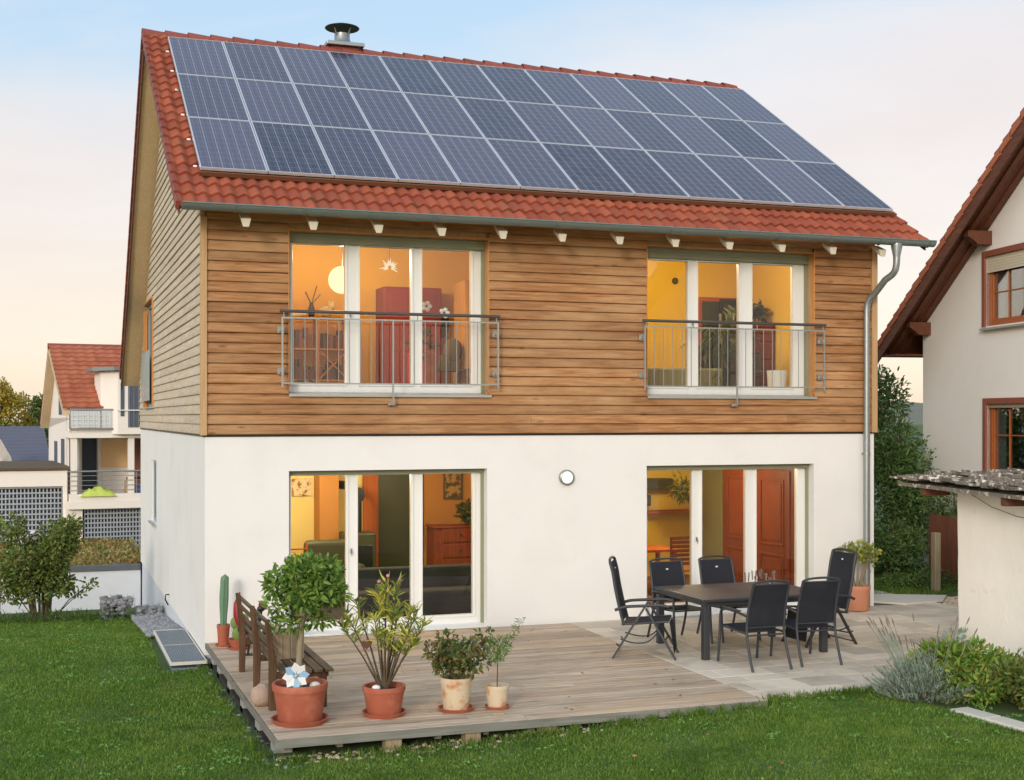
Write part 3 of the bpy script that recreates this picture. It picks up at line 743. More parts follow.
# ---- rooms behind the windows
def room(x0,x1,y0,y1,z0,z1,mw,mf,back=None):
    w = MB(); w.box(x0-.08,x0,y0,y1,z0,z1); w.box(x1,x1+.08,y0,y1,z0,z1); w.box(x0-.08,x1+.08,y1,y1+.08,z0,z1); w.box(x0-.08,x1+.08,y0,y1,z1,z1+.06)
    w.build('room_wall', mw, house)
    f = MB(); f.box(x0,x1,.29,y1,z0-.06,z0); f.build('room_floor', mf, house)
room(.55, 5.05, .36, 3.6, 3.02, 5.88, M['wall_orange'], M['floor_wood'])
room(5.25, 10.02, .36, 3.4, 3.02, 5.88, M['wall_ochre'], M['floor_wood'])
room(.45, 5.05, .36, 4.6, .02, 2.56, M['wall_cream'], M['floor_dark'])
room(5.25, 10.02, .36, 4.6, .02, 2.56, M['wall_yellow'], M['floor_wood'])
def ceiling_lamp(loc, label):
    t = thing('ceiling_lamp', label, 'lamp', loc); b = MB(); b.ball((0,0,0), .05, 14, 10); b.build('bulb', M['paperlamp'], t, 60); b = MB(); b.tube([(0,0,.05),(0,0,.25)], .005, 6); b.build('cord', M['black'], t)
def point(name, loc, p, c=(1,.86,.56), r=.12):
    l = bpy.data.lights.new(name, 'POINT'); l.energy = p; l.color = c; l.shadow_soft_size = r
    o = bpy.data.objects.new(name, l); col.objects.link(o); o.location = loc; return o

# ---- what stands in the rooms
def bx(name, label, cat, boxes, m, group=None, bevel=.006):
    b = MB(); [b.box(*q) for q in boxes]; o = b.build(name, m, None, bevel=bevel); return T(o, label, cat, group)
# upper left room
t = thing('paper_lantern', 'round lit paper lantern hanging in the orange room upstairs', 'lamp', (2.25,1.85,5.08))
b = MB(); b.ball((0,0,0), .21, 24, 16); b.build('shade', M['paperlamp'], t, 60); b = MB(); b.tube([(0,0,.21),(0,0,.79)], .006, 6); b.build('cord', M['black'], t)
point('lantern_light', (2.25,1.5,5.35), 88)
t = thing('star_lamp', 'pale spiky paper lamp hanging in front of the orange wall', 'lamp', (2.93,1.6,5.27))
b = MB()
for i in range(14):
    a = R(-115 + 230*i/13); d = Vector((math.sin(a), .35*math.sin(2.1*i), math.cos(a))); s = d.cross(Vector((0,1,0))).normalized(); l = (.13,.17,.11)[i % 3]
    p = d*.03; b.add([p+s*.018, p+Vector((0,.018,0)), p-s*.018, p+Vector((0,-.018,0)), d*l], [(0,1,4),(1,2,4),(2,3,4),(3,0,4)])
b.build('shade', M['star'], t); b = MB(); b.tube([(0,0,.1),(0,0,.6)], .005, 6); b.build('cord', M['black'], t)
t = thing('bookshelf', 'open yellow pine bookshelf behind the upper left window', 'bookshelf', (1.62,3.0,3.02))
b = MB(); xs = (0,.48,.96)
for xx in xs: b.box(xx-.012,xx+.03,-.004,.34,0,1.58)
for zz in (.06,.55,1.05,1.55):
    b.box(.031,.479,0,.34,zz,zz+.028); b.box(.511,.959,0,.34,zz,zz+.028)
b.bar((.52,-.01,.60),(.95,-.01,1.03),.02,.02); b.bar((.52,-.005,1.03),(.95,-.005,.60),.02,.02)
b.build('shelf_frame', M['pine'], t)
b = MB(); q = random.Random(5)
for x0 in (.04,.52):
    for zz in (.09,.58,1.08):
        xx = x0
        while xx < x0+.36:
            wd_ = q.uniform(.025,.06)
            if q.random() < .8: b.box(xx,xx+wd_-.003,.04,.28,zz,zz+q.uniform(.16,.33))
            xx += wd_
b.build('books', M['book'], t)
b = MB(); b.lathe([(.04,0),(.06,.06),(.05,.14),(.03,.2),(.035,.22)], (2.02,3.1,4.601)); o = b.build('vase', M['black'], None, 40); T(o, 'dark vase with curled leaves on top of the pine bookshelf', 'vase')
b = MB()
for a, l in ((.3,.30),(-.5,.20),(1.1,.16)): b.bar((0,0,.2),(l*math.sin(a),0,.2+l),.05,.01)
v = b.build('leaf', M['indoorplant'], o); v.location = (2.02,3.1,4.601)
b = MB(); b.ball((2.24,3.05,4.69),(.11,.09,.09)); b.ball((2.33,3.05,4.77),.055); b.ball((2.30,3.05,4.82),(.02,.015,.04)); b.ball((2.36,3.05,4.82),(.02,.015,.04)); T(b.build('cat_figure', M['flower_white'], None, 60), 'white cat figure lying on the pine bookshelf', 'ornament')
b = MB(); b.box(1.66,1.86,3.02,3.2,4.602,4.68); b.ball((1.9,3.1,4.64),(.05,.05,.04)); T(b.build('storage_tin', M['tag'], None, bevel=.01), 'pale tins at the left end of the pine bookshelf', 'tin')
b = MB(); b.lathe([(.15,0),(.17,.04),(.17,.5),(.12,.56)], (1.82,2.6,3.02)); T(b.build('floor_basket', M['black'], None, 40), 'dark basket on the floor before the pine bookshelf', 'basket')
t = thing('wardrobe', 'dark red painted wardrobe standing against the orange wall upstairs', 'wardrobe', (3.18,3.0,3.02))
b = MB(); b.box(0,.98,0,.55,0,2.1); b.build('carcass', M['redpaint'], t, bevel=.01)
for xx in (.02,.50):
    b = MB(); b.box(xx,xx+.46,-.022,-.001,.08,2.06); b.box(xx+.08,xx+.38,-.034,-.0225,.2,.9); b.box(xx+.08,xx+.38,-.034,-.0225,1.05,1.95); b.build('door', M['redpaint'], t, bevel=.006)
t = thing('tall_cupboard', 'tall pale yellow cupboard at the right of the upper left window', 'cupboard', (4.28,2.1,3.02))
b = MB(); b.box(0,.6,0,.6,0,2.15); b.build('carcass', M['pine'], t, bevel=.008); b = MB(); b.box(.02,.58,-.02,-.001,.1,2.12); d = b.build('door', M['pine'], t, bevel=.006); b = MB(); b.ball((.08,-.035,1.05),.018); b.build('knob', M['black'], d)
b = MB(); b.ball((4.33,3.56,4.58),(.13,.03,.25)); T(b.build('oval_mirror', M['bark_dark'], None, 60), 'oval dark framed mirror on the orange wall', 'mirror')
t = thing('writing_desk', 'cluttered dark desk in the corner of the orange room', 'desk', (3.55,1.9,3.02))
b = MB(); b.box(0,.75,0,.55,.7,.74); b.build('desk_top', M['bark_dark'], t)
for a in (.02,.69):
    for c in (.02,.49): b = MB(); b.box(a,a+.04,c,c+.04,0,.7); b.build('leg', M['bark_dark'], t)
b = MB(); b.box(3.9,4.2,2.1,2.3,3.761,3.98); b.ball((4.1,2.15,4.05),(.16,.1,.2)); b.box(3.62,3.8,2.0,2.2,3.761,3.86); T(b.build('desk_clutter', M['bark_dark'], None, bevel=.01), 'basket and papers heaped on the dark desk', 'basket')
t = thing('red_chair', 'red upholstered chair beside the dark desk', 'chair', (3.42,1.45,3.02))
b = MB(); b.box(-.2,.2,-.2,.2,.42,.48); b.build('seat', M['redfab'], t, bevel=.02); b = MB(); b.box(-.2,.2,.17,.21,.5,.95); b.build('backrest', M['redfab'], t, bevel=.02)
for a in (-.18,.15):
    for c in (-.18,.15): b = MB(); b.box(a,a+.03,c,c+.03,0,.42); b.build('leg', M['bark_dark'], t)
t = thing('orchid', 'white flowering orchid just behind the upper left window', 'plant', (3.28,.62,3.02))
b = MB(); b.lathe([(.06,.0),(.08,.9),(.085,.95)], (0,0,0)); b.build('pot', M['terracotta'], t, 40)
b = MB(); b.tube([(0,0,.95),(.02,0,1.3),(.12,0,1.5),(.25,0,1.5)], .008, 6); b.build('stem', M['bark_dark'], t)
b = MB(); [b.ball((.22+.05*math.cos(k*1.26),-.01,1.5+.05*math.sin(k*1.26)),(.035,.012,.03),8,6) for k in range(5)]; [b.ball((-.02+.05*math.cos(k*1.26),.1,1.5+.1+.05*math.sin(k*1.26)),(.035,.012,.03),8,6) for k in range(5)]; b.build('flower', M['flower_white'], t, 60)
foliage('leaves', [(-.05,.1,1.05,.16,.1,.2)], 50, .16, .05, M['indoorplant'], t, 41)
# upper right room
ceiling_lamp((7.9,1.3,5.6), 'small lit bulb on the ceiling of the ochre room upstairs')
point('ceiling_light_upper', (7.9,1.3,5.6), 105)
t = thing('smoke_alarm', 'round smoke alarm on the ochre wall behind the upper right window', 'smoke alarm', tuple(at(675,281,3.38)))
b = MB(); b.lathe([(.06,0),(.06,.02),(.045,.035),(.0001,.036)], (0,0,0), 20, Mr); b.build('housing', M['bark_dark'], t)
bx('headboard', 'low grey green headboard behind the upper right window', 'headboard', [(6.2,8.55,1.5,1.62,3.02,3.80)], M['greyfab'], bevel=.03)
t = thing('door_frame', 'pale wooden door frame with dark doorway in the ochre wall', 'door', (9.02,3.33,3.02))
b = MB(); b.box(0,.08,-.03,.06,0,2.05); b.box(.88,.96,-.03,.06,0,2.05); b.box(0,.96,-.03,.06,2.05,2.13); b.build('frame', M['orangewood'], t); b = MB(); b.box(.085,.875,.0,.05,0,2.04); b.build('door_leaf', M['darkgreen'], t)
t = thing('potted_palm', 'dark feathery palm growing in front of the ochre wall', 'plant', (8.62,1.7,3.02))
b = MB(); b.lathe([(.14,0),(.18,.3)], (0,0,0)); b.build('pot', M['terracotta'], t, 40)
C, D = [], []; q = random.Random(9)
for k in range(26):
    a = q.uniform(0,6.28); h = q.uniform(.3,1.5); l = q.uniform(.3,.6)
    for j in range(16):
        u_ = j/15; C.append((math.cos(a)*l*u_, math.sin(a)*l*u_, .3+h+.5*u_-.7*u_*u_)); D.append((math.cos(a)+q.uniform(-.8,.8), math.sin(a)+q.uniform(-.8,.8), -1.0+q.uniform(-.5,.5)))
leaf_mesh('fronds', np.array(C), np.array(D), .22, .035, M['indoorplant'], t, 3)
b = MB(); b.tube([(0,0,.3),(.02,0,1.0),(0,.02,1.7)], .03); b.build('trunk', M['bark_dark'], t)
bx('wall_screen', 'black flat screen on the ochre wall above the red chest', 'screen', [(9.42,9.9,3.2,3.25,4.80,5.12)], M['screen'])
t = thing('chest_of_drawers', 'tall red chest of drawers behind the right pane upstairs', 'chest', (9.45,2.3,3.02))
b = MB(); b.box(0,.55,0,.55,0,1.62); b.build('carcass', M['redwood'], t, bevel=.01)
for k in range(5):
    b = MB(); b.box(.02,.53,-.02,-.001,.06+k*.31,.34+k*.31); d = b.build('drawer', M['redwood'], t, bevel=.008); b = MB(); b.ball((.27,-.035,.2+k*.31),.018); b.build('knob', M['black'], d)
t = thing('study_desk', 'dark desk with shelf beside the red chest', 'desk', (8.85,1.3,3.02))
b = MB(); b.box(0,.5,0,.5,.70,.74); b.box(0,.5,.2,.5,1.05,1.08); b.box(0,.03,0,.5,0,1.3); b.box(.05,.45,.25,.3,.76,1.02); b.build('frame', M['bark_dark'], t)
t = thing('waste_bin', 'white bin at the right edge of the upper right window', 'bin', (9.0,.55,3.02)); b = MB(); b.lathe([(.12,0),(.16,.72),(.155,.72)], (0,0,0)); b.build('bucket', M['tag'], t, 40)
T(foliage('cut_branches', sub_blobs((9.75,2.5,4.82),(.22,.15,.10),6,.08,4), 160, .12, .05, M['indoorplant'], None, 31), 'dark green branches lying on top of the red chest', 'branches')
# lower left room
point('added_light_lower', (3.8,2.3,2.2), 60, (1,.86,.62))  # added second light, brightens the dresser and the wall
ceiling_lamp((3.8,2.3,2.2), 'added unseen bulb above the dark sofa to brighten the room downstairs')
ceiling_lamp((1.9,2.7,2.2), 'small lit bulb on the ceiling of the cream room downstairs')
point('ceiling_light_lower', (1.9,2.7,2.2), 105, (1,.88,.68))
bx('horse_picture', 'framed picture of horses on the cream wall downstairs', 'picture', [(at(292,480,4.57).x,at(311,480,4.57).x,4.56,4.595,1.65,1.95)], M['paper'])
bx('chimney_breast', 'brown painted chimney breast in the cream room', 'chimney breast', [(2.35,2.68,4.1,4.597,.021,2.555)], M['terr_wall'])
t = thing('wood_stove', 'dark wood stove with black pipe behind the lower left window', 'stove', (2.95,3.9,.02))
b = MB(); b.box(-.27,.27,-.25,.25,.1,1.05); b.build('body', M['darkgreen'], t, bevel=.03)
b = MB(); b.tube([(0,.0,1.05),(0,0,1.75),(-.12,.25,1.82),(-.2,.55,1.82)], .075, 14); b.build('pipe', M['black'], t, 50)
b = MB(); b.box(-.2,.2,-.27,-.251,.35,.85); b.build('door', M['screen'], t, bevel=.01)
b = MB(); [b.box(a,a+.05,c,c+.05,0,.1) for a in (-.25,.2) for c in (-.22,.17)]; b.build('leg', M['black'], t)
T(MB().lathe([(.13,0),(.13,.03),(.0001,.04)], (2.83,3.4,1.72), 24, Mr).build('wall_clock', M['black'], None, 40), 'round black clock hanging near the stove pipe', 'clock')
t = thing('armchair', 'dark armchair in front of the chimney breast', 'armchair', (2.32,2.9,.02))
b = MB(); b.box(-.4,.4,-.35,.35,.18,.46); b.build('seat', M['darkgreen'], t, bevel=.06); b = MB(); b.box(-.4,.4,.25,.42,.4,1.0); b.build('backrest', M['darkgreen'], t, bevel=.1, seg=4)
for a in (-.46,.34): b = MB(); b.box(a,a+.12,-.35,.3,.15,.65); b.build('armrest', M['darkgreen'], t, bevel=.04)
t = thing('wooden_chair', 'slim wooden chair near the left edge of the lower left window', 'chair', (1.72,2.6,.02))
b = MB(); b.box(-.2,.2,-.2,.2,.43,.47); b.build('seat', M['orangewood'], t)
b = MB(); [b.bar((a,.19,.0),(a,.27,1.0),.035,.035) for a in (-.18,.18)]; [b.bar((-.18,.2+.01*k,.6+.15*k),(.18,.2+.01*k,.6+.15*k),.05,.02) for k in range(3)]; b.build('backrest', M['orangewood'], t)
for a in (-.18,.15): b = MB(); b.box(a,a+.03,-.18,-.15,0,.43); b.build('leg', M['orangewood'], t)
t = thing('interior_door', 'dark glazed door in an orange wooden frame behind the lower left window', 'door', (3.2,4.54,.02))
b = MB(); b.box(0,.26,-.03,.05,0,2.4); b.box(.95,1.05,-.03,.05,0,2.4); b.build('frame', M['orangewood'], t); b = MB(); b.box(.265,.945,-.01,.03,0,2.4); b.build('door_leaf', M['darkgreen'], t)
t = thing('partition_wall', 'orange brown partition wall behind the right pane downstairs', 'wall', (0,0,0)); b = MB(); b.box(4.28,5.04,4.48,4.597,.02,2.555); b.box(4.98,5.045,.4,4.47,.02,2.555); b.build('wall_face', M['terr_wall'], t)
t = thing('framed_landscape', 'large framed landscape on the orange brown wall', 'picture', (4.62,4.44,1.55)); b = MB(); [b.box(*q) for q in ((0,.35,0,.03,0,.03),(0,.35,0,.03,.47,.5),(0,.03,0,.03,.03,.47),(.32,.35,0,.03,.03,.47))]; b.build('frame', M['bark_dark'], t); b = MB(); b.box(.031,.319,.012,.028,.031,.469); b.build('print', M['picdark'], t)
t = thing('dresser', 'red brown dresser with drawers behind the right pane downstairs', 'dresser', (4.2,3.55,.02))
b = MB(); b.box(0,.75,0,.5,0,1.1); b.box(-.03,.78,-.03,.5,1.1,1.13); b.build('carcass', M['redwood'], t, bevel=.01)
for k in range(4): b = MB(); b.box(.14,.73,-.02,-.001,.08+k*.26,.31+k*.26); d = b.build('drawer', M['redwood'], t, bevel=.008); b = MB(); b.ball((.45,-.035,.2+k*.26),.02); b.build('knob', M['black'], d)
T(foliage('dark_houseplant', sub_blobs((4.8,3.75,1.35),(.15,.12,.15),5,.1,8), 140, .14, .06, M['indoorplant'], None, 77), 'dark houseplant standing on the red brown dresser', 'plant')
bx('dark_sofa', 'low dark sofa seen through the bottom of the lower left window', 'sofa', [(2.3,4.6,1.5,1.75,.02,.72),(2.3,4.6,1.0,1.499,.02,.42)], M['sofafab'], bevel=.05)
# lower right room
ceiling_lamp((8.0,2.0,2.3), 'small lit bulb on the kitchen ceiling')
point('ceiling_light_kitchen', (8.0,2.0,2.3), 115, (1,.84,.54))
bx('range_hood', 'dark range hood on the kitchen wall behind the lower right window', 'hood', [(8.35,8.98,4.2,4.59,1.66,1.86),(8.35,8.62,4.4,4.59,1.35,1.55)], M['darkgreen'])
bx('wall_shelf', 'brown shelf along the yellow kitchen wall', 'shelf', [(8.3,9.9,4.25,4.59,1.22,1.26)], M['orangewood'])
T(foliage('hanging_plant', sub_blobs((8.55,3.1,1.72),(.2,.15,.22),8,.1,2), 220, .16, .025, M['indoorplant'], None, 21, up=-.5), 'thin leaved dark plant hanging in the kitchen window', 'plant')
t = thing('dining_table', 'wooden dining table inside the lower right window', 'table', (7.35,2.5,.02)); b = MB(); b.box(-.6,.7,-.4,.4,.72,.76); b.build('tabletop', M['orangewood'], t)
for a in (-.55,.62):
    for c in (-.35,.3): b = MB(); b.box(a,a+.06,c,c+.06,0,.72); b.build('leg', M['orangewood'], t)
t = thing('dining_chair', 'slatted brown dining chair before the wooden dining table', 'chair', (7.85,1.85,.02))
b = MB(); b.box(-.22,.22,-.22,.22,.43,.47); b.build('seat', M['orangewood'], t); b = MB(); [b.box(a,a+.03,-.24,-.21,0,1.02) for a in (-.2,.17)]; [b.box(-.17,.17,-.235,-.215,.55+.07*k,.6+.07*k) for k in range(7)]; b.build('backrest', M['redwood'], t)
for a in (-.2,.17): b = MB(); b.box(a,a+.03,.19,.22,0,.43); b.build('leg', M['orangewood'], t)
t = thing('panelled_wardrobe', 'tall red brown panelled wardrobe behind the lower right window', 'wardrobe', (9.35,.75,.02))
b = MB(); b.box(.03,.66,-.1,2.3,0,2.15); b.build('carcass', M['redwood'], t, bevel=.01); b = MB(); b.box(-.02,.66,-.15,2.35,2.15,2.24); b.build('cornice', M['redwood'], t, bevel=.02)
for k in range(2):
    y = .02+k*1.14; b = MB(); b.box(.008,.0295,y,y+1.08,.08,2.1); b.build('door', M['redwood'], t, bevel=.006)
    b = MB()
    for a,c in ((.16,.72),(.86,1.96)):
        for q in ((y+.16,y+.92,a,a+.04),(y+.16,y+.92,c-.04,c),(y+.16,y+.2,a+.04,c-.04),(y+.88,y+.92,a+.04,c-.04)): b.box(-.008,.0075,*q)
        b.box(-.0035,.0075,y+.24,y+.84,a+.08,c-.08)
    b.build('door_panel', M['redwood'], t.children[-1], bevel=.004)
bx('kitchen_door', 'grey green door edge between yellow wall and red wardrobe', 'door', [(9.55,9.62,3.4,4.2,.02,2.1)], M['greyfab'])
bx('red_cupboard', 'red brown cupboard deep in the kitchen', 'cupboard', [(9.70,10.01,3.25,4.3,.02,2.2)], M['redwood'])
# ================================================================== GROUND, DECK, PATIO
def axis_pts(a, b, fine0, fine1, step, ratio=1.25):
    v = list(np.arange(fine0, fine1+1e-6, step)); s = step
    while v[-1] < b: s *= ratio; v.append(v[-1]+s)
    s = step
    while v[0] > a: s *= ratio; v.insert(0, v[0]-s)
    return v
gx_ = axis_pts(-700, 700, -9, 16, .4); gy_ = axis_pts(-300, 1200, -14, 14, .4)
g = MB(); g.sheet([[(x, y, ground_z(x, y)) for x in gx_] for y in gy_])
T(g.build('ground', M['ground'], None, 60), kind='structure')
# wooden deck
DX0, DX1, DY0, DY1 = .0, 5.2, -5.68, -.03
t = thing('wooden_deck', 'low weathered grey brown wooden deck on short posts beside the white wall', 'deck', (0,0,0))
b = MB(); y = DY0 + .026; rg = random.Random(11)
while y < DY1 - .02:
    w = min(.118, DY1 - y); cut = rg.uniform(1.6, 3.6)
    for a, c in ((DX0+.026, cut-.003), (cut+.003, DX1)):
        dz = rg.uniform(-.0015,.0015); b.box(a, c, y, y+w-.010, -.03+dz, dz)
    y += w
b.build('deck_boards', M['deck'], t, bevel=.003, seg=1)
b = MB(); b.box(DX0, DX1, DY0, DY0+.022, -.085, -.002); b.build('edge_board', M['fascia'], t, bevel=.003)
b = MB(); b.box(DX0, DX0+.022, DY0+.023, DY1, -.075, -.002); b.build('edge_board', M['fascia_side'], t, bevel=.003)
b = MB()
for k in range(11): x = .12+k*.49; b.box(x, x+.06, DY0+.15, DY1-.05, -.15, -.032)
b.build('joist', M['fascia_side'], t)
for y in (-5.2,-4.2,-3.1,-2.0,-1.0,-.35):
    b = MB(); b.box(.05,.23,y-.11,y+.11,-.5,-.08); b.build('support_post', M['post'], t, bevel=.01)
for x in (1.15, 1.95, 2.75, 3.6):
    b = MB(); b.box(x-.08,x+.08,DY0+.06,DY0+.22,-.5,-.086); b.build('support_post', M['cratewood'], t, bevel=.008)
T(MB().box(.05, 5.1, DY0+.4, -.2, -.33, -.22).build('deck_underside_shade', M['darkgap'], None), kind='structure')  # near-black slab, its colour stands in for the shade under the deck
# patio of mixed pavers
pv = MB(); rg = random.Random(4); PX0, PX1, PY0, PY1 = 5.215, 11.6, -5.50, 1.9
y = PY0; row = 0
while y < PY1:
    h = (.32,.48,.32,.40)[row % 4]; x = PX0 + (0 if row % 2 else -.0); first = True
    while x < PX1:
        w = rg.choice((.32,.48,.64,.48)); 
        if first: w = rg.choice((.2,.36,.5)); first = False
        x2 = min(x+w, PX1); y2 = min(y+h, PY1)
        inside = not ((x2 > 8.8 and y < -4.9) or (x < HW+.02 and y2 > -.0))
        if y2 > 0 and x < HW and y < 0: y2e = -.01; inside = True
        else: y2e = y2
        if inside: pv.box(x+.003, x2-.003, y+.003, y2e-.003, -.08, rg.uniform(-.0018,.0018))
        x = x2
    y += h; row += 1
T(pv.build('patio', M['paver'], None, bevel=.004, seg=1), kind='structure')
T(MB().box(5.21, 11.6, -5.49, 1.9, -.09, -.012).build('patio_bed', M['joint'], None), kind='structure')
# path slab and gravel right of the house corner
b = MB(); b.prism([(10.6,.25,.0),(10.95,-.12,.0),(11.75,.0,.0),(12.2,.5,.0),(11.2,1.0,.0),(10.6,.9,.0)], (0,0,.03))
T(b.build('path', M['slab'], None, bevel=.006), kind='structure')
def pebbles(name, poly_fn, n, z, r0, r1, m, seed):
    q = random.Random(seed); V = []; F = []
    base = MB().ball((0,0,0),1,6,4)
    for i in range(n):
        x, y = poly_fn(q); r = q.uniform(r0, r1); a = q.uniform(0,6.28); s = (r*q.uniform(.8,1.3), r*q.uniform(.8,1.3), r*q.uniform(.5,.8))
        k = len(V); zz = z(x, y) if callable(z) else z
        for v in base.v:
            vx, vy = v[0]*s[0], v[1]*s[1]; V.append((x+vx*math.cos(a)-vy*math.sin(a), y+vx*math.sin(a)+vy*math.cos(a), zz+v[2]*s[2]+s[2]*.3))
        F += [tuple(j+k for j in f) for f in base.f]
    me = bpy.data.meshes.new(name); me.from_pydata(V, [], F); return T(link(name, me, m, None, 60), kind='stuff')
pebbles('gravel', lambda q: (q.uniform(11.3,12.6), q.uniform(-1.8,.6)), 2600, -.03, .012, .03, M['gravel_warm'], 2)
def strip(q): 
    y = q.uniform(.3, 6.5); return (-q.uniform(.0,.42), y)
pebbles('gravel', lambda q: (q.uniform(-.55,.02), q.uniform(2.45,6.3)), 2600, lambda x,y: ground_z(x,y)+.05, .02, .045, M['gravel'], 3)
pebbles('gravel', lambda q: (q.uniform(-.12,.25), q.uniform(-5.9,-.1)), 110, lambda x,y: ground_z(x,y)-.01, .012, .035, M['gravel'], 4)
pebbles('gravel', lambda q: (q.uniform(.0,4.0), q.uniform(-5.80,-5.45)), 260, lambda x,y: ground_z(x,y)-.005, .012, .032, M['gravel_warm'], 5)
# light-well grating
t = thing('light_well_grating', 'galvanised steel grating over the light well at the foot of the house wall', 'grating', (0,0,0))
GA = [(-.47,2.42),(-.03,2.36),(-.0,-.36),(-.50,-.36)]
b = MB(); zg = -.195
P4 = [(-.47,-.36),(-.02,-.36),(-.02,2.4),(-.47,2.4)]
for (xa,ya),(xb,yb) in zip(P4, P4[1:]+P4[:1]): b.bar((xa,ya,zg),(xb,yb,zg),.022,.04)
b.bar((-.47,1.02,zg),(-.02,1.02,zg),.018,.04)
b.build('rim', M['slab'], t)
b = MB(); 
for k in range(14): x = -.455+k*.0325; b.box(x,x+.006,-.35,2.39,zg-.02,zg+.018)
for k in range(60): y = -.33+k*.0462; b.box(-.46,-.03,y,y+.014,zg-.012,zg+.0155)
b.build('bars', M['grate'], t)
b = MB(); b.box(-.46,-.03,-.35,2.39,zg-.10,zg-.06); b.build('pit_floor', M['grate'], t)
# gabions
for i, (x0,x1,y,z0,z1,lab) in enumerate(((-1.08,-.50,6.35,-.85,-.20,'taller wire gabion of grey stones at the lawn edge'),(-.485,.0,6.2,-.90,-.37,'lower wire gabion of grey stones touching the house plinth'))):
    t = thing('gabion', lab, 'gabion', (0,0,0), 0, 'stone gabions by the house'); b = MB(); q = random.Random(i)
    base = MB().ball((0,0,0),1,7,5)
    for k in range(330):
        c = (q.uniform(x0+.04,x1-.04), q.uniform(y,y+.6), q.uniform(z0,z1-.03)); r = q.uniform(.035,.06)
        b.add([(c[0]+v[0]*r*1.2, c[1]+v[1]*r, c[2]+v[2]*r*.8) for v in base.v], base.f)
    b.build('stones', M['gravel'], t, 50); b = MB()
    for k in range(7):
        x = x0+(x1-x0)*k/6; b.tube([(x,y-.03,z0),(x,y-.03,z1),(x,y+.6,z1)],.004,4,False)
    for k in range(6):
        z = z0+(z1-z0)*k/5; b.tube([(x0,y+.6,z),(x0,y-.03,z),(x1,y-.03,z)],.004,4,False)
    b.build('wire_cage', M['cage'], t)

# ================================================================== POTS AND PLANTS
def pot(t, r, h, m, rim=.03, base=.78, fill=True):
    b = MB(); rb = r*base
    b.lathe([(rb*.97,0),(rb,.01),(r*.94,h-.075*h/.4-.02),(r*.955,h-.07*h/.4),(r,h-.07*h/.4),(r*1.015,h-.01),(r,h),(r-.025,h),(r*.9,h-.05),(r*.85,h-.09)], (0,0,.012), 32)
    p = b.build('pot', m, t, 45)
    b = MB(); b.lathe([(.0001,h-.045),(r*.6,h-.05),(r*.9,h-.055)], (0,0,.012), 20); b.build('soil', M['soil'], t, 60)
    return p
def saucer(t, r, m, h=.035):
    b = MB(); b.lathe([(.0001,0),(r*.88,0),(r,h),(r-.015,h),(r*.86,.012),(.0001,.012)], (0,0,.001), 32); b.build('saucer', m, t, 45)
# lemon tree
t = thing('potted_citrus_tree', 'small round headed citrus tree in the largest terracotta pot at the deck corner', 'potted plant', (.35,-5.03,0), 0, 'potted plants along the deck edge')
saucer(t, .285, M['terracotta'], .05); pot(t, .27, .38, M['terracotta'])
b = MB(); b.tube([(.0,0,.30),(-.012,.0,.5),(.0,0,.75),(.02,0,1.0),(.035,0,1.12)], [.036,.032,.031,.03,.026], 10); q = random.Random(8)
for k in range(9):
    a = k*2.4; b.tube([(.03,0,.98+.015*k),(.03+.12*math.cos(a),.12*math.sin(a),1.10+.02*k),(.03+.27*math.cos(a),.27*math.sin(a),1.18+.045*k)], [.014,.010,.004], 6)
b.build('trunk', M['bark'], t, 60)
bl = [(.03,0,1.31,.2,.2,.16)] + sub_blobs((.03,0,1.33),(.42,.42,.36),34,.10,5)
foliage('crown', bl, 2300, .082, .036, M['citrus'], t, 6, up=.35, spread=.75)
foliage('lower_shoot', [(-.12,-.05,.98,.15,.12,.07),(.2,.05,1.0,.14,.12,.06)], 180, .085, .034, M['citrus'], t, 16, up=-.1)
t = thing('pinwheel', 'white and pale blue pinwheel flower stuck in the largest terracotta pot', 'pinwheel', (.27,-5.22,0))
b = MB(); b.tube([(.02,.02,.30),(0,0,.50)], .006, 6); b.build('stick', M['bark'], t)
for k in range(8):
    a = 2*math.pi*k/8; b = MB(); c = Vector((0,-.02,.50)); d = Vector((math.cos(a),-.12,math.sin(a))); s = Vector((-math.sin(a),-.15,math.cos(a)))
    b.add([c+d*.015, c+d*.075+s*.05, c+d*.135+s*.012, c+d*.095-s*.036], [(0,1,2),(0,2,3)]); b.build('petal', M['flower_blue'] if k % 3 == 0 else M['flower_white'], t)
b = MB(); b.ball((0,-.03,.50),.018); b.build('centre', M['flower_blue'], t, 60)
b = MB(); b.ball((.48,-5.13,.375),(.055,.04,.035)); T(b.build('pebble', M['slab'], None, 60), 'pale rounded stone lying on the soil of the citrus pot', 'stone')
b = MB(); b.ball((1.10,-5.10,.30),(.045,.035,.03)); T(b.build('pebble', M['tag'], None, 60), 'white stone lying on the soil of the oleander pot', 'stone')
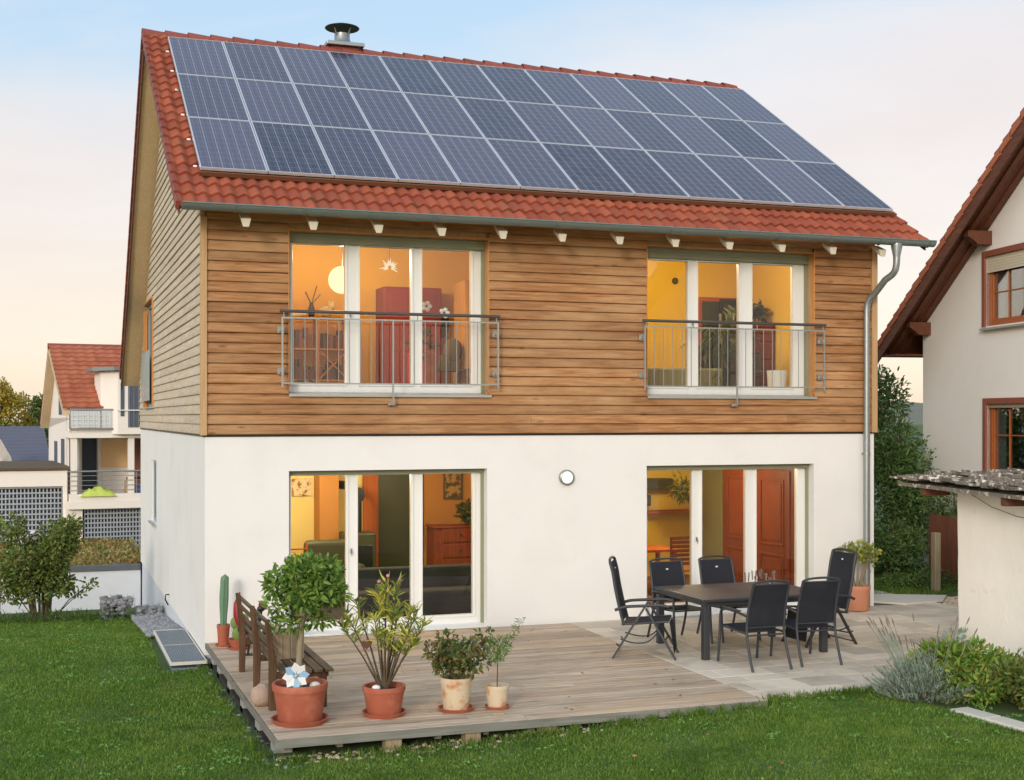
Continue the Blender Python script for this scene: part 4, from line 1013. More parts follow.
# oleander
t = thing('potted_oleander', 'tall yellow green oleander with narrow leaves in a smooth red terracotta pot', 'potted plant', (1.205,-5.0,0), 0, 'potted plants along the deck edge')
saucer(t, .225, M['terracotta'], .045); pot(t, .215, .29, M['terracotta'])
b = MB(); C, D = [], []; q = random.Random(21)
tips = [(-.38,.0,1.04),(-.44,.1,.96),(-.27,.1,1.16),(-.06,.05,1.28),(.02,.0,1.36),(.05,.1,1.22),(.12,-.05,1.32),(.18,.05,1.12),(.30,.0,1.06),(.38,.1,1.02),(.42,-.05,.92),(.22,-.12,.82),(.08,-.1,1.05),(-.12,-.1,.98),(.30,-.1,.74),(.16,.1,.70),(-.02,-.12,.85)]
for i, tp in enumerate(tips):
    tp = Vector(tp); mid = Vector((tp.x*.45, tp.y*.4, .30+(tp.z-.30)*.42)); p0 = Vector((tp.x*.08, tp.y*.08, .27))
    b.tube([p0, mid, tp], [.013,.009,.004], 6)
    for j in range(38):
        u_ = q.uniform(.62,1)**.8; p = p0.lerp(mid, u_*2) if u_ < .5 else mid.lerp(tp, u_*2-1)
        a = q.uniform(0,6.28); C.append(p); D.append((math.cos(a)*.8, math.sin(a)*.8, q.uniform(.2,1.3)))
b.build('stems', M['bark_dark'], t, 60)
leaf_mesh('leaves', np.array([tuple(c) for c in C]), np.array(D), .135, .021, M['oleander'], t, 4, curl=.12)
b = MB(); [b.ball((x,y,z),(.02,.02,.018),6,5) for x,y,z in ((-.04,.05,1.34),(.04,0,1.40),(-.22,.1,1.17),(.15,-.05,1.36),(.34,.1,1.02))]; b.build('flowers', M['pinkflower'], t, 60)
t = thing('hanging_heart', 'rusty brown heart hanging in the oleander', 'ornament', (1.0,-5.12,.74)); b = MB(); n = 16
hp = [(.055*math.sin(a)**3*1.0, 0, .05*(13*math.cos(a)-5*math.cos(2*a)-2*math.cos(3*a)-math.cos(4*a))/16) for a in [2*math.pi*k/28 for k in range(28)]]
b.prism(hp, (0,.018,0)); b.build('heart', M['brownboard'], t, bevel=.005); b = MB(); b.tube([(0,.01,.03),(.01,.02,.16)], .003, 5); b.build('string', M['bark_dark'], t)
# rose bush in limed pot
t = thing('potted_rose_bush', 'loose dark green rose bush in a whitish limed clay pot', 'potted plant', (1.957,-5.02,0), 0, 'potted plants along the deck edge')
saucer(t, .19, M['terracotta'], .035); pot(t, .165, .33, M['terracotta_old'], base=.80)
b = MB(); q = random.Random(2); bl = []
for k in range(13):
    a = k*2.4; l = q.uniform(.12,.34); h = q.uniform(.46,.76); tp = (l*math.cos(a), l*math.sin(a)*.8, h); b.tube([(0,0,.28),(tp[0]*.5,tp[1]*.5,.3+(h-.3)*.6),tp], [.008,.006,.003], 5); bl.append((*tp,.10,.10,.08)); bl.append((tp[0]*.6,tp[1]*.6,h*.85,.10,.10,.09))
b.build('stems', M['bark_dark'], t, 60)
foliage('leaves', bl, 1050, .062, .036, M['rose'], t, 9, up=.2)
# olive
t = thing('potted_olive_sapling', 'slender olive sapling in the smallest clay pot at the deck edge', 'potted plant', (2.383,-5.07,0), 0, 'potted plants along the deck edge')
saucer(t, .13, M['terracotta'], .03); pot(t, .125, .23, M['terracotta_old'], base=.78)
b = MB(); b.tube([(0,0,.2),(.005,0,.42),(0,0,.60)], [.007,.006,.005], 6); b.tube([(0,0,.55),(.12,0,.68),(.24,0,.84),(.27,0,.90)], [.004,.003,.003,.002], 5)
for k in range(7): a = k*.9; b.tube([(0,0,.46+.02*k),(.08*math.cos(a),.08*math.sin(a),.58+.02*k)], .003, 4)
b.build('stem', M['bark_dark'], t, 60)
foliage('leaves', [(0,0,.60,.12,.12,.11),(-.05,0,.56,.08,.08,.10),(.06,0,.66,.08,.06,.08)] , 380, .05, .014, M['olive'], t, 12, up=.4)
foliage('sprig_leaves', [(.13,0,.70,.04,.03,.05),(.2,0,.79,.03,.03,.05),(.26,0,.88,.02,.02,.04)], 60, .05, .013, M['olive'], t, 13, up=.6)
b = MB(); b.bar((2.22,-5.36,.012),(2.36,-5.40,.012),.025,.02); T(b.build('wood_scrap', M['cratewood'], None, bevel=.004), 'pale scrap of wood lying in front of the olive pot', 'wood scrap')
# jade plant at the far corner
t = thing('potted_jade_plant', 'yellowish jade plant in a pale terracotta pot beside the downpipe', 'potted plant', (9.88,-.36,0), 0)
pot(t, .20, .38, M['terracotta_pale'], base=.88)
b = MB(); q = random.Random(6); bl = []
for k in range(9): a = k*2.1; l = q.uniform(.1,.27); h = q.uniform(.7,1.0); b.tube([(.03*math.cos(a),.03*math.sin(a),.3),(.5*l*math.cos(a),.5*l*math.sin(a),.58),(l*math.cos(a),l*math.sin(a),h-.05)], [.024,.016,.008], 7); bl.append((l*math.cos(a)*1.1,l*math.sin(a)*1.1,h-.03,.12,.12,.09))
bl.append((0,0,.98,.14,.14,.09)); b.build('trunk', M['bark'], t, 60); foliage('leaves', bl, 700, .062, .036, M['jade'], t, 14, up=.5, curl=.0)
# cactus pots
t = thing('column_cactus', 'tall grey green column cactus in a small pot at the wall corner', 'cactus', (.20,-.34,0))
saucer(t, .11, M['terracotta'], .025); pot(t, .085, .27, M['terracotta'], base=.8)
def cactus(x, y, z0, z1, r, lean=0):
    b = MB(); n = 14; rings = []; m = 18
    for i in range(m+1):
        u_ = i/m; z = z0+(z1-z0)*u_; rr = r*(.72+.28*math.sin(min(1,u_*1.4)*math.pi/2)) * (1 if u_ < .9 else math.sqrt(max(.0,1-((u_-.9)/.1)**2))+.02)*(1-.06*math.sin(u_*9))
        rings.append([(x+lean*u_*u_+rr*(1+.13*math.cos(k*math.pi))*math.cos(2*math.pi*k/n), y+rr*(1+.13*math.cos(k*math.pi))*math.sin(2*math.pi*k/n), z) for k in range(n+1)])
    b.sheet(rings); return b
cactus(0,0,.22,.94,.052,.02).build('stem', M['cactus'], t, 80)
t = thing('prickly_pear', 'low prickly pear with flat pads in a clay bowl behind the bench', 'cactus', (.36,-.62,0))
saucer(t, .15, M['terracotta'], .03); b = MB(); b.lathe([(.09,0),(.14,.12),(.13,.12),(.11,.09),(.0001,.085)], (0,0,.012)); b.build('pot', M['terracotta'], t, 45)
b = MB(); b.ball((0,0,.20),(.085,.03,.11)); b.ball((.06,.01,.36),(.075,.025,.09)); b.ball((-.05,-.01,.34),(.06,.022,.08)); b.ball((.13,0,.22),(.06,.03,.07)); b.build('pads', M['prickly'], t, 70)
t = thing('green_pot_plant', 'small succulent in a green glazed pot behind the bench', 'potted plant', (.62,-1.0,0))
b = MB(); b.lathe([(.09,0),(.13,.1),(.13,.24),(.11,.24),(.10,.20),(.0001,.19)], (0,0,.001)); b.build('pot', M['cactus'], t, 45); foliage('leaves', [(0,0,.26,.10,.10,.06)], 70, .09, .03, M['jade'], t, 15, up=1)
# rooster ornament
t = thing('rooster_figure', 'dark metal rooster figure with a raised red tail at the deck edge', 'ornament', (.40,-1.15,0))
b = MB(); b.ball((0,0,.34),(.13,.075,.10)); b.tube([(.06,0,.36),(.13,0,.46),(.15,0,.55)], [.07,.05,.035], 10); b.ball((.165,0,.58),(.05,.035,.042)); b.build('body', M['black'], t, 60)
b = MB(); b.tube([(-.08,0,.40),(-.12,0,.52),(-.13,0,.66),(-.10,0,.80)], [.06,.062,.045,.008], 10); b.build('tail', M['red'], t, 60)
b = MB(); b.add([(.13,-.006,.62),(.20,-.006,.62),(.21,-.006,.67),(.165,-.006,.645),(.15,-.006,.68),(.13,.006,.62),(.20,.006,.62),(.21,.006,.67),(.165,.006,.645),(.15,.006,.68)], [(0,1,2,3,4),(9,8,7,6,5),(0,1,6,5),(1,2,7,6),(2,3,8,7),(3,4,9,8),(4,0,5,9)]); b.build('comb', M['red'], t)
b = MB(); b.lathe([(.014,0),(.0001,.045)], (0,0,0), 8, Matrix.Translation((.21,0,.575)) @ Matrix.Rotation(R(90),4,'Y')); b.build('beak', M['bronze'], t)
for s_ in (-1,1): b = MB(); b.tube([(0,s_*.035,.27),(.02,s_*.035,.14),(-.0,s_*.035,.012)], .009, 6); b.tube([(-.04,s_*.035,.01),(.06,s_*.045,.01)], .008, 6); b.tube([(0,s_*.035,.01),(.05,s_*.005,.01)], .007, 6); b.build('leg', M['black'], t)
b = MB(); q = random.Random(12); b.ball((0,0,.0),1,12,9)
V = [(v[0]*.115*(1+.12*math.sin(5*v[1]+2*v[2])), v[1]*.10*(1+.1*math.sin(6*v[0])), v[2]*.125*(1+.12*math.sin(4*v[0]+3*v[1]))) for v in b.v]
V = [(max(-.105,min(.105,x)), max(-.095,min(.095,y)), max(-.11, z)) for x,y,z in V]; b.v = V
o = b.build('boulder', M['stone'], None, 70); o.location = (.10,-4.18,.11); T(o, 'blocky pinkish stone lying on the deck under the bench', 'stone')
# ---- bench
t = thing('garden_bench', 'aged brown slatted garden bench along the left edge of the deck', 'bench', (0,0,0))
for y in (-2.22,-3.35,-4.40):
    b = MB(); b.prism([(.145,y-.036,0),(.21,y-.036,0),(.225,y-.036,.42),(.19,y-.036,.66),(.155,y-.036,.93),(.105,y-.036,.93),(.145,y-.036,.5)], (0,.072,0)); b.build('leg', M['benchwood'], t, bevel=.008)
    b = MB(); b.box(.66,.74,y-.04,y+.04,0,.37); b.build('leg', M['benchwood'], t, bevel=.006)
    b = MB(); b.box(.217,.76,y-.03,y+.03,.32,.385); b.build('rail', M['benchwood'], t, bevel=.005)
for k in range(4):
    z = .52+k*.115; x = .235 - .30*max(0,(z-.42))*.5; b = MB(); b.bar((x,-2.05,z),(x,-4.55,z),.028,.05,(-.25,0,1)); b.v = [(v[0]+.0, v[1], v[2]) for v in b.v]; b.build('back_slat', M['benchslat'], t, bevel=.005)
for k in range(5):
    x = .255+k*.112; b = MB(); b.box(x,x+.085,-4.55,-2.05,.386,.415); b.build('seat_slat', M['benchslat'], t, bevel=.005)
t = thing('wooden_planter', 'pale slatted wooden planter box standing on the bench seat', 'planter', (.46,-3.75,.416))
b = MB()
for k in range(4): b.box(-.15+k*.076,-.15+k*.076+.070,-.11,-.09,0,.30); b.box(-.15+k*.076,-.15+k*.076+.070,.09,.11,0,.30)
for xx in (-.15,.13): b.box(xx,xx+.02,-.0895,.0895,0,.30)
b.box(-.128,.128,-.088,.088,.0,.25); b.build('box', M['cratewood'], t, bevel=.003)
b = MB(); b.bar((-.13,.0,.2),(-.13,0,.46),.03,.015); b.build('stake', M['cratewood'], t)

# ================================================================== TABLE AND CHAIRS
t = thing('garden_table', 'dark rectangular garden table with brown planked top on the patio', 'table', (6.53,-2.70,0))
b = MB(); TW, TD = .90, .70
b.box(-TW,TW,-TD,-TD+.05,.715,.75); b.box(-TW,TW,TD-.05,TD,.715,.75); b.box(-TW,-TW+.05,-TD+.051,TD-.051,.715,.75); b.box(TW-.05,TW,-TD+.051,TD-.051,.715,.75)
b.box(-TW+.06,TW-.06,-TD+.06,-TD+.085,.655,.714); b.box(-TW+.06,TW-.06,TD-.085,TD-.06,.655,.714); b.box(-TW+.06,-TW+.085,-TD+.086,TD-.086,.655,.714); b.box(TW-.085,TW-.06,-TD+.086,TD-.086,.655,.714)
b.build('table_frame', M['chairframe'], t, bevel=.004)
b = MB(); n = 9; w = (2*TD-.104)/n
for k in range(n): b.box(-TW+.052,TW-.052,-TD+.052+k*w+.002,-TD+.052+(k+1)*w-.002,.728,.7525)
b.build('tabletop', M['tabletop'], t, bevel=.002, seg=1)
for sx in (-1,1):
    for sy in (-1,1): b = MB(); x, y = sx*(TW-.06), sy*(TD-.06); b.box(x-.042,x+.042,y-.042,y+.042,0,.654 if True else 0); b.build('leg', M['chairframe'], t, bevel=.005)
# six glasses and a jug
gl = None; q = random.Random(5)
labs = ['leftmost clear drinking glass on the garden table','clear drinking glass second from the left on the table','clear drinking glass at the back of the group on the table','clear drinking glass in the middle front of the group','clear drinking glass beside the rightmost one on the table','rightmost clear drinking glass on the garden table','clear drinking glass nearest the table edge']
for k, (px, py) in enumerate(((747,582),(754,580),(761,579),(757,586),(766,583),(774,580),(770,587))):
    t2 = (px-512)/FOC; D = (CAM.z-.753)*FOC/(py-HOR); X = CAM.x+D*(t2*CY_+SY_); Y = CAM.y+D*(-t2*SY_+CY_)
    if gl is None:
        gl = thing('drinking_glass', labs[0], 'glass', (X,Y,.753), 0, 'drinking glasses on the garden table')
        b = MB(); b.lathe([(.027,0),(.036,.13),(.0335,.13),(.0255,.012),(.0001,.012)], (0,0,.0), 20); b.build('tumbler', M['tumbler'], gl, 50)
    else:
        c = copy_tree(gl); c.location = (X,Y,.753); c['label'] = labs[k]
def sling(pts, x, nx=9, sag=.02, th=.004):
    """fabric sheet across x in [-x,x] along the y,z polyline pts"""
    rows = []
    for i, (y, z) in enumerate(pts):
        e = 1 - abs(2*i/(len(pts)-1)-1)**4
        y0, z0 = pts[max(i-1,0)]; y1, z1 = pts[min(i+1,len(pts)-1)]; d = Vector((0,y1-y0,z1-z0)).normalized(); nn = Vector((0,-d.z,d.y))
        rows.append([Vector((x*(2*k/(nx-1)-1), y, z)) - nn*sag*e*(1-(2*k/(nx-1)-1)**2)*(-1) for k in range(nx)])
    return rows, nn
def fabric(name, pts, x, parent, sag):
    b = MB(); rows, nn = sling(pts, x, sag=sag); b.sheet(rows, nn*.004); return b.build(name, M['textile'], parent, 60)
def smoothpath(pts, n=5):
    P = [Vector(p) for p in pts]; out = []
    for i in range(len(P)-1):
        p0, p1, p2, p3 = P[max(i-1,0)], P[i], P[i+1], P[min(i+2,len(P)-1)]
        for k in range(n):
            t = k/n; out.append(.5*((2*p1)+(p2-p0)*t+(2*p0-5*p1+4*p2-p3)*t*t+(3*p1-p0-3*p2+p3)*t**3))
    return out + [P[-1]]
BACKP = [(.275,.50),(.285,.60),(.30,.70),(.325,.80),(.36,.90),(.402,1.014)]
def make_chair(label):
    t = thing('stacking_chair', label, 'chair', (0,0,0), 0, 'stacking chairs at the garden table')
    for s in (-1,1):
        b = MB(); b.tube(smoothpath([(s*.275,-.37,0),(s*.275,-.33,.30),(s*.275,-.31,.58),(s*.275,-.25,.655),(s*.275,-.12,.672),(s*.275,.10,.662),(s*.27,.295,.64)]), .0165, 8); b.build('front_leg', M['chairframe'], t, 60)
        b = MB(); b.tube(smoothpath([(s*.265,.42,0),(s*.262,.33,.22),(s*.258,.272,.44),(s*.255,.292,.66),(s*.25,.345,.86),(s*.245,.405,1.03)]), .0165, 8); b.build('rear_leg', M['chairframe'], t, 60)
        b = MB(); b.box(s*.275-.018,s*.275+.018,-.26,.16,.680,.694); b.build('armrest', M['chairframe'], t, bevel=.006)
    b = MB()
    for s in (-1,1): b.tube([(s*.272,-.32,.455),(s*.25,0,.435),(s*.258,.272,.425)], .012, 8)
    b.tube([(-.272,-.32,.45),(.272,-.32,.45)], .011, 8); b.tube([(-.258,.272,.405),(.258,.272,.405)], .011, 8); b.build('seat_frame', M['chairframe'], t, 60)
    b = MB(); b.tube(smoothpath([(-.245,.405,1.03),(-.16,.412,1.055),(0,.415,1.064),(.16,.412,1.055),(.245,.405,1.03)],4), .014, 8); b.tube([(-.247,.404,1.018),(.247,.404,1.018)], .008, 6); b.build('back_frame', M['chairframe'], t, 60); b = MB(); b.tube([(-.256,.284,.50),(.256,.284,.50)], .008, 6); b.build('back_bar', M['chairframe'], t, 60)
    fabric('seat', [(-.32,.462),(-.2,.458),(-.05,.448),(.1,.442),(.26,.438)], .25, t, -.012)
    fabric('backrest', BACKP, .245, t, -.012)
    b = MB(); b.ball((0,.352,.925),(.021,.006,.011),12,6); b.build('label', M['tag'], t, 60)
    return t
ch0 = make_chair('dark mesh chair at the near left of the table, its back to the lawn')
spots = [((6.08,-3.83),R(180+2),None),((6.84,-3.76),R(180-3),'dark mesh chair at the near right of the table, its back to the lawn'),((6.02,-1.98),R(3),'dark mesh chair at the far left of the table, in front of the left pane'),((6.78,-1.93),R(-1),'dark mesh chair at the far right of the table, in front of the middle pane')]
for i, ((x,y),a,lab) in enumerate(spots):
    o = ch0 if i == 0 else copy_tree(ch0)
    o.location = (x,y,0); o.rotation_euler.z = a
    if lab: o['label'] = lab
def make_recliner(label):
    t = thing('reclining_chair', label, 'chair', (0,0,0), 0, 'high backed reclining chairs at the table ends')
    for s in (-1,1):
        b = MB(); b.bar((s*.29,.36,0),(s*.29,-.03,.63),.026,.045,(1,0,0)); b.build('leg', M['chairframe'], t, bevel=.005)
        b = MB(); b.bar((s*.262,-.42,0),(s*.262,-.05,.63),.026,.045,(1,0,0)); b.build('leg', M['chairframe'], t, bevel=.005)
        b = MB(); b.tube(smoothpath([(s*.29,.33,.60),(s*.292,.2,.645),(s*.292,-.02,.662),(s*.292,-.24,.672),(s*.292,-.34,.655)]), .019, 8); b.build('armrest', M['chairframe'], t, 60)
        b = MB(); b.tube(smoothpath([(s*.255,.22,.41),(s*.255,.27,.60),(s*.255,.325,.85),(s*.252,.36,1.06),(s*.25,.395,1.19)]), .019, 8); b.build('back_post', M['chairframe'], t, 60)
        b = MB(); b.tube([(s*.262,.25,.425),(s*.262,-.0,.44),(s*.262,-.33,.47)], .014, 8); b.build('side_rail', M['chairframe'], t, 60)
    b = MB(); b.tube(smoothpath([(-.29,.31,.18),(-.2,.28,.15),(.2,.28,.15),(.29,.31,.18)]), .010, 6); b.build('cross_bar', M['chairframe'], t, 60); b = MB(); b.tube(smoothpath([(-.26,-.31,.22),(-.15,-.28,.20),(.15,-.28,.20),(.26,-.31,.22)]), .010, 6); b.build('cross_bar', M['chairframe'], t, 60); b = MB(); b.tube([(-.29,.335,.04),(.29,.335,.04)], .010, 6); b.build('cross_bar', M['chairframe'], t, 60)
    for s in (-1,1): b = MB(); b.tube(smoothpath([(s*.275,.26,.24),(s*.275,.1,.2),(s*.275,-.08,.22),(s*.275,-.22,.36)]), .009, 6); b.build('brace', M['chairframe'], t, 60)
    b = MB(); b.tube(smoothpath([(-.25,.395,1.19),(-.15,.408,1.215),(0,.41,1.222),(.15,.408,1.215),(.25,.395,1.19)],4), .017, 8); b.build('top_bar', M['chairframe'], t, 60)
    fabric('seat', [(-.34,.472),(-.2,.462),(-.05,.448),(.1,.436),(.235,.428)], .25, t, -.012)
    fabric('backrest', [(.235,.46),(.275,.60),(.305,.74),(.33,.88),(.357,1.04),(.392,1.185)], .247, t, -.01)
    fabric('footrest', [(-.345,.46),(-.36,.36),(-.375,.26),(-.39,.16),(-.40,.07)], .235, t, -.004)
    b = MB(); b.ball((0,.358,1.095),(.021,.006,.011),12,6); b.build('label', M['tag'], t, 60)
    return t
rc = make_recliner('high backed reclining garden chair at the left end of the table, half on the deck'); rc.location = (5.10,-2.80,0); rc.rotation_euler.z = R(90-30)
r2 = copy_tree(rc); r2['label'] = 'high backed reclining garden chair at the right end of the table, near the jade plant'; r2.location = (7.72,-2.72,0); r2.rotation_euler.z = R(-90+4)
# ================================================================== RIGHT NEIGHBOUR (gable end seen obliquely)
nb = thing('neighbour_house', 'cream rendered neighbour house with dark brown eaves at the right edge', 'house', (15.003,4.917,0), R(-99.73))
TG = math.tan(R(32.8)); WL = 18; RU = WL/2
def zu(u): return 4.87 + u*TG if u < RU else 4.87 + (WL-u)*TG       # wall top along the gable
wins = [(2.50,5.05,4.69,5.98),(2.53,5.05,1.84,3.24),(8.2,10.6,4.69,5.98),(8.2,10.6,1.84,3.24)]
b = MB()
grid_wall(b, 0, WL, -.4, 4.6, [(w[0],w[1],w[2],min(w[3],4.6)) for w in wins if w[2] < 4.6], lambda mb,a,c,d,e: mb.box(a,c,0,.3,d,e))
us = sorted({0, RU, WL, *[q for w in wins for q in w[:2]]})
for a, c in zip(us, us[1:]):
    hole = [w for w in wins if w[0] <= a and c <= w[1] and w[3] > 4.6]
    if hole:
        w = hole[0]; b.box(a,c,0,.3,4.6,w[2]); b.prism([(a,0,w[3]),(c,0,w[3]),(c,0,zu(c)),(a,0,zu(a))],(0,.3,0))
    else: b.prism([(a,0,4.6),(c,0,4.6),(c,0,zu(c)),(a,0,zu(a))],(0,.3,0))
b.box(0,.3,.3,9,-.4,4.6); b.box(WL-.3,WL,.3,9,-.4,4.6)
b.build('wall', M['cream_render'], nb)
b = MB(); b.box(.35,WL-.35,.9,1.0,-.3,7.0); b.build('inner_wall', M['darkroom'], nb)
OV, EU = .60, -.80
b = MB()
zr = lambda u: 4.87 + .06 + u*TG
b.prism([(EU,-OV,zr(EU)+.06),(RU,-OV,zr(RU)+.06),(RU,-OV,zr(RU)-.10),(EU,-OV,zr(EU)-.10)], (0,OV+9,0))
b.prism([(WL-EU,-OV,zr(EU)+.06),(RU,-OV,zr(RU)+.06),(RU,-OV,zr(RU)-.10),(WL-EU,-OV,zr(EU)-.10)], (0,OV+9,0))
rf = b.build('roof', M['darkbrown'], nb)
ntl, nuv = MB(), []
tiles(ntl, 0, 9.9, 0, 0, math.cos(R(32.8)), math.sin(R(32.8)), (RU-EU+.06)/math.cos(R(32.8)), ns=4, uv=nuv)
ntl.v = [(y+EU-.06, x-OV-.03, z+zr(EU-.06)+.075) for x,y,z in ntl.v]
build_tiles('roof_tiles', ntl, nuv, M['tile_far'], rf)
b = MB(); k = 0
u = EU-.05
while u < RU-.1:
    z = zr(u)+.07; u2 = u+.36; b.prism([(u,-OV-.05,z+.07),(u2,-OV-.05,zr(u2)+.07+.035),(u2,-OV-.05,zr(u2)-.03),(u,-OV-.05,z-.07)], (0,.06,0)); u += .33
b.build('verge_tiles', M['tile_far'], rf)
for o, w, h in ((-OV-.03,.03,.26),(-OV+.20,.10,.13),(-.16,.10,.13)):
    b = MB(); b.prism([(EU,o,zr(EU)-.02),(RU,o,zr(RU)-.02),(RU,o,zr(RU)-.02-h),(EU,o,zr(EU)-.02-h)], (0,w,0))
    b.build('rafter', M['darkbrown'], rf)
b = MB(); b.box(EU,-.0,-OV+.0,9,zr(EU)-.16,zr(EU)-.13); b.box(EU,EU+.03,-OV,9,zr(EU)-.16,zr(EU)+.03); b.build('eave_board', M['darkbrown'], rf)
for u, l in ((.25,.46),(2.62,.48),(RU,.5)):
    z = zr(u)-.30; b = MB(); b.prism([(u-.10,.0,z+.13),(u-.10,-l,z+.13),(u-.10,-l,z+.02),(u-.10,-l+.12,z-.06),(u-.10,-l+.2,z-.13),(u-.10,0,z-.13)], (.20,0,0)); b.build('purlin_end', M['darkbrown'], nb, bevel=.01)
for i, (u0,u1,z0,z1) in enumerate(wins):
    b = MB(); e = .11
    b.box(u0-e,u0,-.035,.12,z0-.0,z1+e); b.box(u1,u1+e,-.035,.12,z0,z1+e); b.box(u0+.001,u1-.001,-.035,.12,z1,z1+e)
    tr = b.build('window', M['redbrown'], nb, bevel=.005)
    b = MB(); f = .075; y0, y1 = .06,.14; blind = .30 if i % 2 == 0 else .07
    b.box(u0,u0+f,y0,y1,z0,z1-.01); b.box(u1-f,u1,y0,y1,z0,z1-.01); b.box(u0+f,u1-f,y0,y1,z0,z0+f); b.box(u0+f,u1-f,y0,y1,z1-f,z1-.01)
    um = (u0+u1)/2; b.box(um-.06,um+.06,y0-.01,y1,z0+f,z1-f)
    for s0,s1 in ((u0+f,um-.06),(um+.06,u1-f)):
        b.box(s0,s0+.05,y0+.01,y1-.01,z0+f,z1-f); b.box(s1-.05,s1,y0+.01,y1-.01,z0+f,z1-f); b.box(s0+.05,s1-.05,y0+.01,y1-.01,z0+f,z0+f+.055)
        c = (s0+s1)/2; b.box(c-.012,c+.012,y0+.02,y0+.045,z0+f+.05,z1-f); zc = z0+(z1-z0-blind)*.62; b.box(s0+.05,s1-.05,y0+.022,y0+.043,zc-.012,zc+.012)
    b.build('frame', M['windowwood'], tr, bevel=.004)
    b = MB(); b.box(u0+f,u1-f,.100,.105,z0+f,z1-f); b.build('pane', M['glass'], tr)
    b = MB(); n = 6; h = blind/n
    for k in range(n): b.box(u0+.004,u1-.004,.015,.035+.008*(k % 2),z1-blind+k*h+.003,z1-blind+(k+1)*h-.002)
    b.build('roller_blind', M['blind'], tr)
    b = MB(); b.prism([(u0-.08,.058,z0-.012),(u0-.08,-.10,z0-.04),(u0-.08,-.10,z0-.075),(u0-.08,.058,z0-.06)],(u1-u0+.16,0,0)); b.build('sill', M['sill'], tr)
    b = MB(); b.box(u0+.1,u0+.36,.16,.18,z0+.05,z1-.05); b.build('curtain', M['curtain'], tr)
# ---------------- shed
sd = thing('garden_shed', 'low limewashed shed with mossy shingle roof at the right edge', 'shed', (8.846,-4.101,0), R(-101.6))
def bumpy(mb, x0,x1,z0,z1,y,th,seed):
    q = random.Random(seed); nx, nz = int((x1-x0)/.12), int((z1-z0)/.12)
    gph = [[(x0+(x1-x0)*i/nx, y + (.007*math.sin(3.1*i*.12+1.7*j*.12+seed)+q.uniform(-.004,.004))*(1 if 0<i<nx else 1.3), z0+(z1-z0)*j/nz) for i in range(nx+1)] for j in range(nz+1)]
    mb.sheet(gph, (0,th,0))
b = MB(); bumpy(b,0,6,-.2,2.16,0,.3,1); b.build('wall', M['shed_render'], sd, 70)
b = MB(); b.box(.004,.3,.31,3.2,-.2,2.2);  b.build('end_wall', M['shed_render'], sd)
b = MB()
RS = .045; zs = lambda v: 2.17 + (v+.02)*RS
q = random.Random(3)
b2 = MB(); b2.prism([(-.9,-.40,zs(-.42)-.055),(-.9,3.3,zs(3.3)-.055),(-.9,3.3,zs(3.3)-.01),(-.9,-.40,zs(-.42)-.01)], (7.2,0,0))
rf = b2.build('roof', M['moss'], sd)
v = -.46; row = 0
while v < 3.2:
    u = -.96 + q.uniform(-.1,0)
    while u < 6.2:
        w = q.uniform(.10,.26); l = q.uniform(.34,.46); dz = q.uniform(0,.022); jv = q.uniform(-.035,.03); th = q.uniform(.026,.045); lift = .026+q.uniform(0,.028)
        z0_, z1_ = zs(v+jv)+lift+dz, zs(v+jv+l)+.004
        b.prism([(u,v+jv,z0_),(u,v+jv+l,z1_),(u,v+jv+l,z1_+th*.6),(u,v+jv,z0_+th)], (w-.006,0,0)); u += w
    v += .24; row += 1
b.build('shingles', M['moss'], rf)
for u in (-.30,1.75,4.2):
    b = MB(); b.box(u,u+.13,-.36,-.02,2.0,2.105); b.build('beam_end', M['darkbrown'], sd, bevel=.01)
b = MB(); b.tube([(.35,-.02,2.06),(.9,-.03,1.93),(1.5,-.03,1.86),(2.3,-.03,1.84)], .004, 5); b.build('cable', M['black'], sd)
# kerb stones by the lawn edge and slab
def kerbs():
    P = [Vector((6.78,-6.62,0)), Vector((6.83,-7.1,0)), Vector((6.87,-7.6,0)), Vector((6.95,-8.4,0)), Vector((7.0,-9.3,0))]
    b = MB()
    for a, c in zip(P, P[1:]):
        d = (c-a).normalized(); n = Vector((d.y,-d.x,0)) * -1
        z = max(ground_z(a.x,a.y), ground_z(c.x,c.y)); b.prism([a+Vector((0,0,z-.1)), c-d*.012+Vector((0,0,z-.1)), c-d*.012+n*.24+Vector((0,0,z-.1)), a+n*.24+Vector((0,0,z-.1))], (0,0,.135))
    return b
T(kerbs().build('mowing_kerb', M['slab'], None, bevel=.012), kind='structure')
# ---------------- lavender and shrub by the shed
t = thing('lavender_bush', 'grey green lavender bush with faded flower spikes at the patio corner', 'bush', (6.98,-6.0,0))
q = random.Random(15); b = MB(); C, D = [], []
for k in range(300):
    a = q.uniform(0,6.28); r = abs(q.gauss(0,.26)); r = min(r,.46); l = q.uniform(.22,.46)*(1-.3*r); lean = Vector((math.cos(a)*r*1.1, math.sin(a)*r*1.1, l)).normalized()
    p0 = Vector((math.cos(a)*r*.75, math.sin(a)*r*.75, -.06)); p1 = p0 + lean*l*1.15
    b.tube([p0,p1], .003, 3, False)
    for j in range(20): C.append(p0.lerp(p1,q.uniform(.25,1.0))); D.append(lean*.8+Vector((q.uniform(-.7,.7),q.uniform(-.7,.7),q.uniform(0,.6))))
b.build('stems', M['bark_dark'], t); leaf_mesh('leaves', np.array([tuple(c) for c in C]), np.array([tuple(c) for c in D]), .075, .010, M['lav'], t, 5)
b = MB(); s2 = MB()
